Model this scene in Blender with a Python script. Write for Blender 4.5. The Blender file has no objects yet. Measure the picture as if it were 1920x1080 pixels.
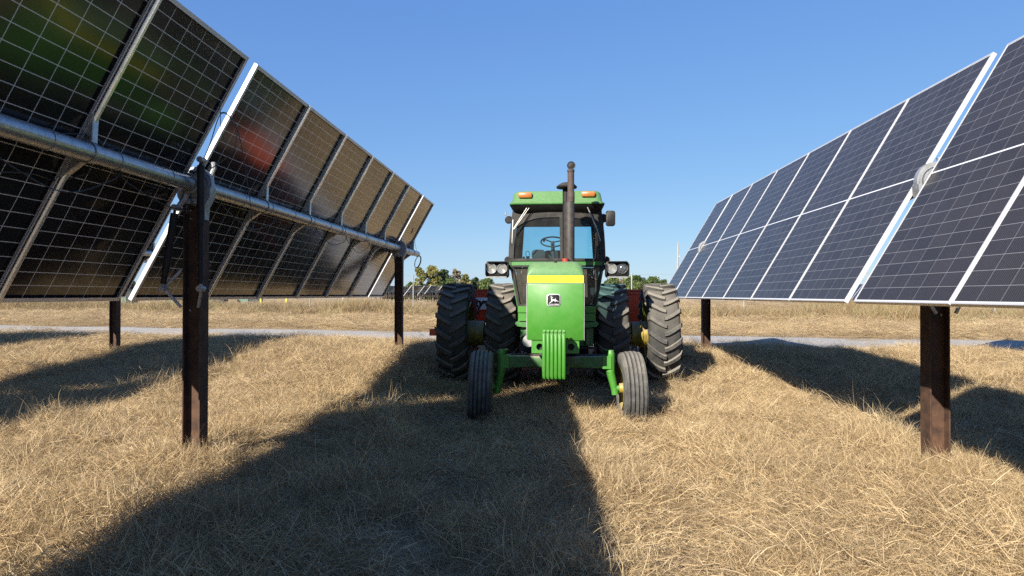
import bpy, math, random
import numpy as np
from mathutils import Vector, Matrix
from math import radians as R, sin, cos, pi, atan2, sqrt, tan

random.seed(7)
rng = np.random.default_rng(11)
S = bpy.context.scene
C = S.collection
H = 1.52                      # eye height above the near ground

# ------------------------------------------------------------------ camera
FPX, YAW, PITCH, ROLL = 1276.24, -0.0542, 0.0098, 0.0020
fw = Vector((sin(YAW) * cos(PITCH), cos(YAW) * cos(PITCH), sin(PITCH)))
_r = fw.cross(Vector((0, 0, 1))).normalized()
_u = _r.cross(fw)
rt = _r * cos(ROLL) + _u * sin(ROLL)
up = -_r * sin(ROLL) + _u * cos(ROLL)
cam = bpy.data.objects.new('camera', bpy.data.cameras.new('camera'))
C.objects.link(cam)
cam.matrix_world = Matrix(((rt.x, up.x, -fw.x, 0), (rt.y, up.y, -fw.y, 0), (rt.z, up.z, -fw.z, H), (0, 0, 0, 1)))
cam.data.sensor_width = 36
cam.data.lens = FPX / 1920 * 36
cam.data.clip_end = 6000
cam.data.clip_start = 0.05
S.camera = cam


def at(px, py, D):
    """world point seen at photograph pixel (px, py) at world depth y = D"""
    d = fw * FPX + rt * (px - 960) - up * (py - 540)
    d *= D / d.y
    return Vector((d.x, d.y, d.z + H))


# ------------------------------------------------------------------ mesh helpers
class MB:
    def __init__(s):
        s.v, s.f, s.m, s.uv = [], [], [], {}
        s.cur = 0

    def add(s, vs, fs):
        o = len(s.v)
        s.v += [tuple(p) for p in vs]
        for f in fs:
            s.f.append(tuple(i + o for i in f))
            s.m.append(s.cur)
        return s

    def box(s, c, size, M=None):
        hx, hy, hz = size[0] / 2, size[1] / 2, size[2] / 2
        vs = [Vector((x * hx, y * hy, z * hz)) for z in (-1, 1) for y in (-1, 1) for x in (-1, 1)]
        if M is not None:
            vs = [M @ p for p in vs]
        c = Vector(c)
        return s.add([p + c for p in vs], [(0, 2, 3, 1), (4, 5, 7, 6), (0, 1, 5, 4), (2, 6, 7, 3), (0, 4, 6, 2), (1, 3, 7, 5)])

    def bx(s, x0, x1, y0, y1, z0, z1):
        return s.box(((x0 + x1) / 2, (y0 + y1) / 2, (z0 + z1) / 2), (abs(x1 - x0), abs(y1 - y0), abs(z1 - z0)))

    def rbox(s, c, size, r=0.02, n=3, ax='y', M=None):
        """box with its four edges along one axis rounded"""
        dims = {'x': (1, 2, 0), 'y': (0, 2, 1), 'z': (0, 1, 2)}[ax]
        a, b, d = (size[i] / 2 for i in dims)
        r = min(r, a * .99, b * .99)
        pts = []
        for cx, cy, t0 in ((a - r, b - r, 0), (-a + r, b - r, 90), (-a + r, -b + r, 180), (a - r, -b + r, 270)):
            for k in range(n + 1):
                t = R(t0 + 90 * k / n)
                pts.append((cx + r * cos(t), cy + r * sin(t)))
        c = Vector(c)

        def mk(p, h):
            q = [0, 0, 0]
            q[dims[0]], q[dims[1]], q[dims[2]] = p[0], p[1], h
            q = Vector(q)
            if M is not None:
                q = M @ q
            return q + c
        m = len(pts)
        e = min(.006, d * .3)
        sc = lambda p: (p[0] * (1 - e / a), p[1] * (1 - e / b))
        vs = [mk(sc(p), -d) for p in pts] + [mk(p, -d + e) for p in pts] + [mk(p, d - e) for p in pts] + [mk(sc(p), d) for p in pts]
        fs = [tuple(range(m - 1, -1, -1)), tuple(range(3 * m, 4 * m))]
        for k in range(3):
            fs += [(k * m + i, k * m + (i + 1) % m, (k + 1) * m + (i + 1) % m, (k + 1) * m + i) for i in range(m)]
        return s.add(vs, fs)

    def cyl(s, p0, p1, r0, r1=None, n=16, caps=True):
        p0, p1 = Vector(p0), Vector(p1)
        r1 = r0 if r1 is None else r1
        d = (p1 - p0).normalized()
        a = d.orthogonal().normalized()
        b = d.cross(a)
        vs = []
        for p, r in ((p0, r0), (p1, r1)):
            for k in range(n):
                t = 2 * pi * k / n
                vs.append(p + (a * cos(t) + b * sin(t)) * r)
        fs = [(k, (k + 1) % n, n + (k + 1) % n, n + k) for k in range(n)]
        if caps:
            fs += [tuple(range(n - 1, -1, -1)), tuple(range(n, 2 * n))]
        return s.add(vs, fs)

    def tube(s, pts, r, n=8):
        pts = [Vector(p) for p in pts]
        rs = r if isinstance(r, (list, tuple)) else [r] * len(pts)
        vs, fs = [], []
        a = None
        for i, p in enumerate(pts):
            d = (pts[min(i + 1, len(pts) - 1)] - pts[max(i - 1, 0)]).normalized()
            if a is None:
                a = d.orthogonal().normalized()
            a = (a - d * a.dot(d))
            a = a.normalized() if a.length > 1e-6 else d.orthogonal().normalized()
            b = d.cross(a)
            for k in range(n):
                t = 2 * pi * k / n
                vs.append(p + (a * cos(t) + b * sin(t)) * rs[i])
        for i in range(len(pts) - 1):
            fs += [(i * n + k, i * n + (k + 1) % n, (i + 1) * n + (k + 1) % n, (i + 1) * n + k) for k in range(n)]
        fs += [tuple(range(n - 1, -1, -1)), tuple(range((len(pts) - 1) * n, len(pts) * n))]
        return s.add(vs, fs)

    def lathe(s, prof, c, axis='x', n=48):
        """prof: list of (h along axis, radius)"""
        c = Vector(c)
        vs, fs = [], []
        for h, r in prof:
            for k in range(n):
                t = 2 * pi * k / n
                if axis == 'x':
                    q = Vector((h, r * cos(t), r * sin(t)))
                elif axis == 'y':
                    q = Vector((r * sin(t), h, r * cos(t)))
                else:
                    q = Vector((r * cos(t), r * sin(t), h))
                vs.append(c + q)
        for i in range(len(prof) - 1):
            fs += [(i * n + k, i * n + (k + 1) % n, (i + 1) * n + (k + 1) % n, (i + 1) * n + k) for k in range(n)]
        return s.add(vs, fs)

    def prism(s, poly, h0, h1, ax='y'):
        """extrude a 2-D polygon; ax y: poly in (x,z); ax x: poly in (y,z); ax z: poly in (x,y)"""
        def mk(p, h):
            return {'y': (p[0], h, p[1]), 'x': (h, p[0], p[1]), 'z': (p[0], p[1], h)}[ax]
        m = len(poly)
        vs = [mk(p, h0) for p in poly] + [mk(p, h1) for p in poly]
        fs = [tuple(range(m - 1, -1, -1)), tuple(range(m, 2 * m))] + [(i, (i + 1) % m, m + (i + 1) % m, m + i) for i in range(m)]
        return s.add(vs, fs)

    def loft(s, rings, cap=True):
        m = len(rings[0])
        vs = [p for r in rings for p in r]
        fs = []
        for k in range(len(rings) - 1):
            fs += [(k * m + i, k * m + (i + 1) % m, (k + 1) * m + (i + 1) % m, (k + 1) * m + i) for i in range(m)]
        if cap:
            fs += [tuple(range(m - 1, -1, -1)), tuple(range((len(rings) - 1) * m, len(rings) * m))]
        return s.add(vs, fs)

    def mesh(s, name, mats, smooth=None):
        me = bpy.data.meshes.new(name)
        me.from_pydata(s.v, [], s.f)
        for m in (mats if isinstance(mats, (list, tuple)) else [mats]):
            me.materials.append(m)
        if any(s.m):
            me.polygons.foreach_set('material_index', s.m)
        me.update()
        import bmesh
        bm = bmesh.new()
        bm.from_mesh(me)
        bmesh.ops.recalc_face_normals(bm, faces=bm.faces)
        bm.to_mesh(me)
        bm.free()
        if smooth:
            me.polygons.foreach_set('use_smooth', [True] * len(me.polygons))
            me.set_sharp_from_angle(angle=R(smooth))
        return me

    def build(s, name, mats, parent=None, smooth=35):
        o = bpy.data.objects.new(name, s.mesh(name, mats, smooth))
        C.objects.link(o)
        if parent:
            o.parent = parent
        return o


def tag(o, label=None, cat=None, group=None, kind=None):
    for k, v in (('label', label), ('category', cat), ('group', group), ('kind', kind)):
        if v:
            o[k] = v
    return o


def empty(name, loc=(0, 0, 0), rz=0, parent=None):
    o = bpy.data.objects.new(name, None)
    C.objects.link(o)
    o.location = loc
    o.rotation_euler = (0, 0, rz)
    o.empty_display_size = .2
    if parent:
        o.parent = parent
    return o


def copy_tree(o, parent=None):
    c = o.copy()
    C.objects.link(c)
    c.parent = parent
    for ch in list(o.children):
        copy_tree(ch, c)
    return c


# ------------------------------------------------------------------ material helpers
class NT:
    def __init__(s, name):
        s.mat = bpy.data.materials.new(name)
        s.mat.use_nodes = True
        s.t = s.mat.node_tree
        s.N = s.t.nodes
        s.b = s.N['Principled BSDF']
        s.out = s.N['Material Output']

    def n(s, ty, **kw):
        x = s.N.new(ty)
        for k, v in kw.items():
            if k.startswith('i_'):
                key = k[2:]
                key = int(key) if key.isdigit() else key.replace('_', ' ')
                x.inputs[key].default_value = v
            else:
                setattr(x, k, v)
        return x

    def l(s, a, b):
        s.t.links.new(a, b)

    def math(s, op, a, b=None, c=None, clamp=False):
        x = s.N.new('ShaderNodeMath')
        x.operation = op
        x.use_clamp = clamp
        for i, v in enumerate((a, b, c)):
            if v is None:
                continue
            if hasattr(v, 'is_output'):
                s.l(v, x.inputs[i])
            else:
                x.inputs[i].default_value = v
        return x.outputs[0]

    def mix(s, f, a, b, mode='MIX'):
        x = s.N.new('ShaderNodeMix')
        x.data_type = 'RGBA'
        x.blend_type = mode
        for sock, v in ((x.inputs[0], f), (x.inputs[6], a), (x.inputs[7], b)):
            if hasattr(v, 'is_output'):
                s.l(v, sock)
            elif isinstance(v, (int, float)):
                sock.default_value = v
            else:
                sock.default_value = (*v, 1) if len(v) == 3 else v
        return x.outputs[2]

    def noise(s, scale, detail=4, rough=.6, vec=None, dist=0):
        x = s.n('ShaderNodeTexNoise')
        x.inputs['Scale'].default_value = scale
        x.inputs['Detail'].default_value = detail
        x.inputs['Roughness'].default_value = rough
        x.inputs['Distortion'].default_value = dist
        if vec is not None:
            s.l(vec, x.inputs['Vector'])
        return x.outputs['Fac']

    def ramp(s, fac, stops):
        x = s.n('ShaderNodeValToRGB')
        el = x.color_ramp.elements
        while len(el) < len(stops):
            el.new(.5)
        for e, (p, c) in zip(el, stops):
            e.position = p
            c = (c, c, c) if isinstance(c, (int, float)) else c
            e.color = (*c, 1)
        s.l(fac, x.inputs[0])
        return x.outputs[0]

    def pos(s):
        return s.n('ShaderNodeNewGeometry').outputs['Position']

    def obj(s):
        return s.n('ShaderNodeTexCoord').outputs['Object']

    def bump(s, h, strength=.3, dist=.01):
        x = s.n('ShaderNodeBump')
        x.inputs['Strength'].default_value = strength
        x.inputs['Distance'].default_value = dist
        s.l(h, x.inputs['Height'])
        s.l(x.outputs[0], s.b.inputs['Normal'])

    def set(s, **kw):
        for k, v in kw.items():
            key = k.replace('_', ' ')
            sock = s.b.inputs[key]
            if hasattr(v, 'is_output'):
                s.l(v, sock)
            elif isinstance(v, (tuple, list)) and len(v) == 3:
                sock.default_value = (*v, 1)
            else:
                sock.default_value = v
        return s


def worn(name, col, col2, rough=.5, metal=0, scale=14, lo=.45, hi=.65, dust=0, bump=.0, coat=0, dustcol=(.42, .37, .29), spec=.5):
    t = NT(name)
    o = t.obj()
    f = t.ramp(t.noise(scale, 6, .65, o), [(lo, 0.), (hi, 1.)])
    c = t.mix(f, col, col2)
    if dust:
        geo = t.n('ShaderNodeNewGeometry')
        sep = t.n('ShaderNodeSeparateXYZ')
        t.l(geo.outputs['Normal'], sep.inputs[0])
        upf = t.math('MULTIPLY', t.math('MAXIMUM', sep.outputs[2], 0.0), dust)
        d2 = t.math('MULTIPLY', t.noise(60, 5, .7, o), upf, clamp=True)
        base = t.math('MULTIPLY', t.ramp(t.noise(5, 6, .7, o), [(.45, 0.), (.8, 1.)]), dust * .14)
        c = t.mix(t.math('ADD', d2, base, clamp=True), c, dustcol)
    rg = t.math('ADD', t.math('MULTIPLY', t.noise(scale * 2, 4, .6, o), .25), rough - .12)
    t.set(Base_Color=c, Roughness=rg, Metallic=metal, Specular_IOR_Level=spec)
    if coat:
        t.set(Coat_Weight=coat, Coat_Roughness=.15)
    if bump:
        t.bump(t.noise(scale * 5, 5, .7, o), bump, .004)
    return t.mat


M = {}
M['green'] = worn('green_paint', (.036, .185, .014), (.050, .20, .022), .50, 0, 9, .4, .7, dust=.35, coat=.05)
M['green_dark'] = worn('green_cast', (.018, .115, .018), (.035, .085, .03), .5, 0, 18, .45, .7, dust=1.2, bump=.25)
M['green_cab'] = worn('green_roof', (.03, .15, .024), (.055, .175, .045), .5, 0, 30, .4, .7, dust=.45)
M['yellow'] = worn('yellow_stripe', (.85, .68, .02), (.8, .62, .03), .4, 0, 9, .45, .7)
M['rim'] = worn('yellow_rim', (.30, .22, .02), (.12, .09, .03), .55, 0, 12, .4, .7, dust=.8, bump=.2)
M['rubber_rear'] = worn('tyre_rubber', (.022, .022, .021), (.055, .054, .05), .85, 0, 8, .4, .8, dust=.5, bump=.5)
M['lug'] = worn('tyre_lug_rubber', (.028, .028, .027), (.08, .078, .072), .9, 0, 26, .35, .7, dust=.9, bump=.6)
M['rubber_front'] = worn('front_tyre_rubber', (.035, .035, .034), (.115, .112, .105), .88, 0, 10, .35, .75, dust=.5, bump=.5)
M['black'] = worn('black_plastic', (.007, .007, .008), (.016, .015, .014), .6, 0, 20, .45, .7, dust=.22, spec=.3)
M['blackframe'] = worn('cab_frame_rubber', (.013, .012, .012), (.035, .032, .028), .62, 0, 10, .4, .7, dust=.4, spec=.3)
M['exhaust'] = worn('exhaust_steel', (.026, .023, .021), (.055, .044, .037), .65, .1, 16, .4, .65, bump=.3)
M['exhaust_rust'] = worn('rusty_exhaust_pipe', (.045, .031, .028), (.08, .052, .043), .8, .05, 22, .4, .65, bump=.3)
M['interior'] = worn('cab_interior', (.02, .02, .022), (.035, .034, .034), .8, 0, 6)
M['seat'] = worn('seat_vinyl', (.018, .022, .03), (.03, .034, .045), .6, 0, 6)
M['chrome'] = worn('lamp_glass', (.42, .43, .43), (.30, .30, .29), .25, .6, 30)
M['lampdark'] = worn('lamp_lens_dark', (.06, .07, .08), (.2, .2, .2), .1, .4, 30)
M['amber'] = worn('amber_lens', (.40, .14, .02), (.28, .09, .02), .4, 0, 60, .4, .6, dust=.4)
M['greymetal'] = worn('grey_metal', (.42, .42, .41), (.3, .29, .27), .45, .6, 20)
M['red_drill'] = worn('red_orange_paint', (.68, .10, .04), (.55, .085, .04), .55, 0, 7, .4, .75, dust=.8, bump=.1)
M['redpaint'] = worn('red_cap', (.3, .03, .02), (.22, .04, .03), .5, 0, 20)
M['white'] = worn('white_plastic', (.75, .74, .7), (.6, .58, .52), .5, 0, 12, .5, .75)
M['blackink'] = worn('black_ink', (.006, .006, .006), (.012, .012, .012), .6, 0, 12, spec=.25)
M['silver'] = worn('silver_trim', (.72, .72, .72), (.5, .5, .5), .35, .4, 60)
M['galv'] = worn('galvanised_steel', (.42, .44, .46), (.30, .32, .34), .34, .75, 16, .35, .65, bump=.1)
M['cast'] = worn('cast_aluminium', (.38, .39, .40), (.26, .27, .28), .55, .6, 20, .4, .65, bump=.3)
M['alu'] = worn('anodised_frame', (.60, .60, .61), (.52, .52, .53), .42, .35, 4, .4, .7)
M['rail'] = worn('bright_rail', (.86, .86, .85), (.72, .72, .71), .34, .85, 6)
M['steelbolt'] = M['greymetal']
M['rust'] = worn('weathering_steel', (.034, .017, .011), (.105, .052, .028), .85, .1, 11, .35, .72, bump=.5)
M['cable'] = worn('black_cable', (.014, .014, .014), (.02, .02, .02), .45, 0, 10)
M['wood'] = worn('weathered_pole', (.33, .31, .29), (.22, .2, .18), .9, 0, 8)
M['transgreen'] = worn('transformer_green', (.07, .14, .10), (.09, .16, .12), .5, 0, 3, dust=.4)
M['transdark'] = worn('radiator_fins', (.03, .045, .05), (.05, .06, .06), .5, 0, 3)
M['bollard'] = worn('yellow_bollard', (.78, .66, .03), (.7, .58, .05), .4, 0, 6)
M['wire'] = worn('fence_wire', (.35, .35, .34), (.28, .28, .27), .5, .5, 6)


def glass(name, tint, refl=.12, alpha=1.0):
    t = NT(name)
    tr = t.n('ShaderNodeBsdfTransparent')
    tr.inputs[0].default_value = (*tint, 1)
    gl = t.n('ShaderNodeBsdfGlossy')
    gl.inputs['Roughness'].default_value = .03
    df = t.n('ShaderNodeBsdfDiffuse')
    df.inputs[0].default_value = (.42, .39, .33, 1)
    fr = t.n('ShaderNodeFresnel')
    fr.inputs[0].default_value = 1.35
    m1 = t.n('ShaderNodeMixShader')
    t.l(fr.outputs[0], m1.inputs[0])
    t.l(tr.outputs[0], m1.inputs[1])
    t.l(gl.outputs[0], m1.inputs[2])
    m2 = t.n('ShaderNodeMixShader')
    dustf = t.math('MULTIPLY', t.noise(7, 6, .7, t.obj()), refl)
    t.l(dustf, m2.inputs[0])
    t.l(m1.outputs[0], m2.inputs[1])
    t.l(df.outputs[0], m2.inputs[2])
    t.l(m2.outputs[0], t.out.inputs[0])
    return t.mat


M['glass'] = glass('tinted_cab_glass', (.58, .84, .90), .07)
M['glass_low'] = glass('dusty_cab_glass', (.42, .52, .52), .18)

# solar laminate: UV in metres, 6 columns x 22 half-cut rows
PW, PL, PITCHM, FD = 1.303, 2.384, 1.323, .035


def laminate(name, front):
    t = NT(name)
    uv = t.n('ShaderNodeUVMap').outputs[0]
    sep = t.n('ShaderNodeSeparateXYZ')
    t.l(uv, sep.inputs[0])
    u, v = sep.outputs[0], sep.outputs[1]          # metres from the panel centre
    av = t.math('ABSOLUTE', v)
    cw, ch = .2115, .1060
    lw = .0030 if front else .0062
    lh = .0030 if front else .0062
    gap = .006 if front else .010
    # distance to nearest column line (lines at multiples of cw)
    du = t.math('MULTIPLY', t.math('ABSOLUTE', t.math('SUBTRACT', t.math('FRACT', t.math('ADD', t.math('DIVIDE', u, cw), 50.5)), .5)), cw)
    v2 = t.math('SUBTRACT', av, gap)
    dv = t.math('MULTIPLY', t.math('ABSOLUTE', t.math('SUBTRACT', t.math('FRACT', t.math('ADD', t.math('DIVIDE', v2, ch), 50.5)), .5)), ch)
    lu = t.math('LESS_THAN', du, lw / 2)
    lv = t.math('LESS_THAN', dv, lh / 2)
    lc = t.math('LESS_THAN', av, gap)
    line = t.math('MAXIMUM', t.math('MAXIMUM', lu, lv), lc)
    # margins beyond the cell field
    mu = t.math('GREATER_THAN', t.math('ABSOLUTE', u), cw * 3)
    mv = t.math('GREATER_THAN', av, gap + ch * 11)
    marg = t.math('MAXIMUM', mu, mv)
    # per-cell tone
    cu = t.math('FLOOR', t.math('DIVIDE', u, cw))
    cv = t.math('FLOOR', t.math('DIVIDE', v2, ch))
    oi = t.n('ShaderNodeObjectInfo').outputs['Random']
    comb = t.n('ShaderNodeCombineXYZ')
    t.l(cu, comb.inputs[0]); t.l(cv, comb.inputs[1]); t.l(t.math('MULTIPLY', oi, 97.), comb.inputs[2])
    wn = t.n('ShaderNodeTexWhiteNoise')
    t.l(comb.outputs[0], wn.inputs['Vector'])
    if front:
        # fine wires running along the long side of the cells
        db = t.math('ABSOLUTE', t.math('SUBTRACT', t.math('FRACT', t.math('DIVIDE', u, .0176)), .5))
        bus = t.math('MULTIPLY', t.math('LESS_THAN', db, .035), .28)
        cell = t.mix(wn.outputs[0], (.016, .014, .0145), (.025, .022, .0225))
        cell = t.mix(oi, cell, t.mix(.3, cell, (.03, .03, .035)))
        cell = t.mix(bus, cell, (.35, .36, .40))
        spk = t.ramp(t.noise(420, 2, .8, uv), [(.62, 0.), (.78, .35)])
        cell = t.mix(spk, cell, (.3, .3, .33))
        dust = t.math('MULTIPLY', t.ramp(t.noise(3.2, 6, .7, uv), [(.3, .3), (.8, 1.)]), .022)
        cell = t.mix(dust, cell, (.42, .41, .40))
        c = t.mix(t.math('MULTIPLY', line, .45), cell, (.42, .43, .46))
        c = t.mix(lc, c, (.62, .63, .65))
        c = t.mix(marg, c, (.62, .63, .65))
        rough = t.math('ADD', t.math('MULTIPLY', t.noise(5, 5, .6, uv), .12), .22)
        t.set(Base_Color=c, Roughness=rough, Specular_IOR_Level=.12)
    else:
        cell = t.mix(wn.outputs[0], (.006, .006, .008), (.011, .010, .012))
        c = t.mix(line, cell, (.50, .50, .49))
        c = t.mix(marg, c, (.010, .010, .012))
        dust = t.math('MULTIPLY', t.noise(9, 6, .7, uv), .018)
        c = t.mix(dust, c, (.5, .45, .38))
        t.set(Base_Color=c, Roughness=.16, IOR=1.30, Specular_IOR_Level=.5, Coat_Weight=.8, Coat_IOR=1.33, Coat_Roughness=.13)
    return t.mat


M['pv_front'] = laminate('solar_cell_front_glass', True)
M['pv_back'] = laminate('solar_cell_rear_glass', False)


# ------------------------------------------------------------------ terrain
def sstep(a, b, x):
    t = np.clip((x - a) / (b - a), 0, 1)
    return t * t * (3 - 2 * t)


_ph = rng.uniform(0, 6.28, 12)


def wav(x, y):
    return (np.sin(x * 1.7 + y * .6 + _ph[0]) * np.sin(y * 1.3 - x * .5 + _ph[1]) * .5
            + np.sin(x * 3.9 - y * 2.1 + _ph[2]) * np.sin(y * 3.1 + x * 1.2 + _ph[3]) * .3
            + np.sin(x * .45 + _ph[4]) * np.sin(y * .38 + _ph[5]) * .9)


def road_d(x, y):
    return (y - (19.6 - .18 * x)) / 1.016           # signed distance from the road centre line


def rut(x, y):
    xc = .10 + (y - 8) * .018
    a = np.exp(-((x - (xc - .88)) / .24) ** 2) + np.exp(-((x - (xc + .88)) / .24) ** 2)
    b = np.exp(-((x - (xc - 1.66)) / .22) ** 2) + np.exp(-((x - (xc + 1.66)) / .22) ** 2)
    return np.clip(a + b * sstep(10.4, 11.4, y) * 1.0, 0, 1)


def gz(x, y):
    x = np.asarray(x, float); y = np.asarray(y, float)
    z = .28 * sstep(9, 15.5, y)
    amp = .035 * sstep(0, 3, y) * (1 - .6 * sstep(20, 60, y))
    z = z + wav(x, y) * amp
    z = z + .055 * (1 - rut(x, y)) - .03
    z = z + .05 * np.exp(-((np.abs(np.abs(x) - 3.1)) / .5) ** 2)
    rd = np.abs(road_d(x, y))
    z = np.where(rd < 4.4, z * sstep(2.9, 4.4, rd) + .27 * (1 - sstep(2.9, 4.4, rd)), z)
    return z


def grid_mesh(name, xs, ys, zf, mat):
    X, Y = np.meshgrid(xs, ys)
    Z = zf(X, Y)
    v = np.stack([X.ravel(), Y.ravel(), Z.ravel()], 1)
    nx, ny = len(xs), len(ys)
    i = np.arange(nx * ny).reshape(ny, nx)
    f = np.stack([i[:-1, :-1], i[:-1, 1:], i[1:, 1:], i[1:, :-1]], -1).reshape(-1, 4)
    me = bpy.data.meshes.new(name)
    me.from_pydata(v.tolist(), [], f.tolist())
    me.materials.append(mat)
    me.polygons.foreach_set('use_smooth', [True] * len(me.polygons))
    o = bpy.data.objects.new(name, me)
    C.objects.link(o)
    return o


def axis(lst):
    out = []
    for a, b, st in lst:
        out += list(np.arange(a, b, st))
    return np.array(out + [lst[-1][1]])


def ground_mat():
    t = NT('dry_grass_soil')
    p = t.pos()
    n1 = t.noise(2.2, 8, .7, p)
    n2 = t.noise(38, 6, .75, p)
    n3 = t.noise(.12, 5, .6, p)
    c = t.ramp(n2, [(.3, (.11, .08, .052)), (.5, (.30, .235, .155)), (.72, (.48, .40, .27))])
    c = t.mix(t.ramp(n1, [(.35, 0.), (.7, .5)]), c, (.17, .12, .075))
    c = t.mix(t.ramp(n3, [(.42, 0.), (.62, .5)]), c, (.40, .31, .17))
    t.set(Base_Color=c, Roughness=.95, Specular_IOR_Level=.1)
    t.bump(n2, .8, .03)
    return t.mat


def road_mat():
    t = NT('pale_gravel')
    p = t.pos()
    vo = t.n('ShaderNodeTexVoronoi')
    vo.inputs['Scale'].default_value = 26
    t.l(p, vo.inputs['Vector'])
    c = t.ramp(vo.outputs['Color'], [(.1, (.20, .19, .175)), (.9, (.42, .40, .37))])
    c = t.mix(t.ramp(t.noise(.8, 6, .7, p), [(.42, 0.), (.7, .55)]), c, (.36, .31, .24))
    t.set(Base_Color=c, Roughness=.95, Specular_IOR_Level=.2)
    t.bump(vo.outputs['Distance'], .8, .02)
    return t.mat


xs = axis([(-1500, -200, 100), (-200, -40, 10), (-40, -16, 1.2), (-16, 16, .16), (16, 40, 1.2), (40, 200, 10), (200, 1500, 100)])
ys = axis([(-60, -8, 4), (-8, 2, .5), (2, 17, .16), (17, 26, .4), (26, 60, 1.5), (60, 200, 10), (200, 3000, 200)])
g = grid_mesh('ground', xs, ys, gz, ground_mat())
tag(g, kind='structure')
# gravel road: a long strip with a ragged grassy edge hidden by the tufts
rx = np.arange(-90, 90, .5)
v, f = [], []
for i, x in enumerate(rx):
    for j, off in enumerate(np.linspace(-2.6, 2.6, 9)):
        e = .18 * sin(x * 1.9) + .14 * sin(x * 4.3 + 1) if abs(off) > 2.3 else 0
        y = 19.6 - .18 * x + (off + (e if off > 0 else -e))
        v.append((x, y, .285 + .02 * sin(x * .9) * cos(off * 2) - (.03 if abs(off) > 2.3 else 0)))
n9 = 9
for i in range(len(rx) - 1):
    for j in range(n9 - 1):
        f.append((i * n9 + j, (i + 1) * n9 + j, (i + 1) * n9 + j + 1, i * n9 + j + 1))
me = bpy.data.meshes.new('gravel_road')
me.from_pydata(v, [], f)
me.materials.append(road_mat())
o = bpy.data.objects.new('gravel_road', me)
C.objects.link(o)
tag(o, kind='structure')

# ------------------------------------------------------------------ trackers
TILT = {'L': 1.0714, 'R': 1.0408}
TR = .064
OFF = .118                 # panel plane to tube axis


def panel_meshes():
    # local: X along the row, Y up the slope, Z out of the front face. Front glass near z=0
    W, L = PW / 2, PL / 2
    m = MB()
    i = .010
    m.cur = 0
    m.add([(-W + i, -L + i, -.003), (W - i, -L + i, -.003), (W - i, L - i, -.003), (-W + i, L - i, -.003)], [(0, 1, 2, 3)])
    m.cur = 1
    m.add([(-W + i, -L + i, -.009), (W - i, -L + i, -.009), (W - i, L - i, -.009), (-W + i, L - i, -.009)], [(3, 2, 1, 0)])
    m.cur = 1
    me = bpy.data.meshes.new('solar_panel')
    me.from_pydata(m.v, [], m.f)
    me.materials.append(M['pv_front']); me.materials.append(M['pv_back'])
    me.polygons.foreach_set('material_index', m.m)
    uvl = me.uv_layers.new(name='UVMap')
    for lp in me.loops:
        c = me.vertices[lp.vertex_index].co
        uvl.data[lp.index].uv = (c.x, c.y)
    me.update()
    fr = MB()
    th, lip, fl = .0022, .011, .030
    for sx in (-1, 1):     # long sides
        fr.box((sx * (W - th / 2), 0, -FD / 2), (th, 2 * L, FD))
        fr.box((sx * (W - lip / 2 - th), 0, -.0006), (lip, 2 * L - 2 * th, .0024))
        fr.box((sx * (W - fl / 2 - th), 0, -FD + .001), (fl, 2 * L - 2 * th, .002))
        fr.box((sx * (W - .013), 0, -.0125), (.008, 2 * L - .024, .0055))
    for sy in (-1, 1):
        fr.box((0, sy * (L - th / 2), -FD / 2), (2 * W - 2 * th, th, FD))
        fr.box((0, sy * (L - lip / 2 - th), -.0006), (2 * W - 2 * lip - 2 * th, lip, .0024))
        fr.box((0, sy * (L - fl / 2 - th), -FD + .0014), (2 * W - 2 * fl - 2 * th, fl, .002))
        fr.box((0, sy * (L - .013), -.0125), (2 * W - .05, .008, .0055))
    frm = fr.mesh('frame', M['alu'], 30)
    jb = MB()
    jb.rbox((0, .0, -.018), (.10, .045, .018), .008, 2, 'z')
    jbm = jb.mesh('junction_box', M['cable'], 30)
    return me, frm, jbm


PME, FME, JME = panel_meshes()


_b = MB()
_b.cyl((0, 0, 0), (0, -.008, 0), .009, n=8)
BOLT = _b.mesh('bolt', M['greymetal'])


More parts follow.
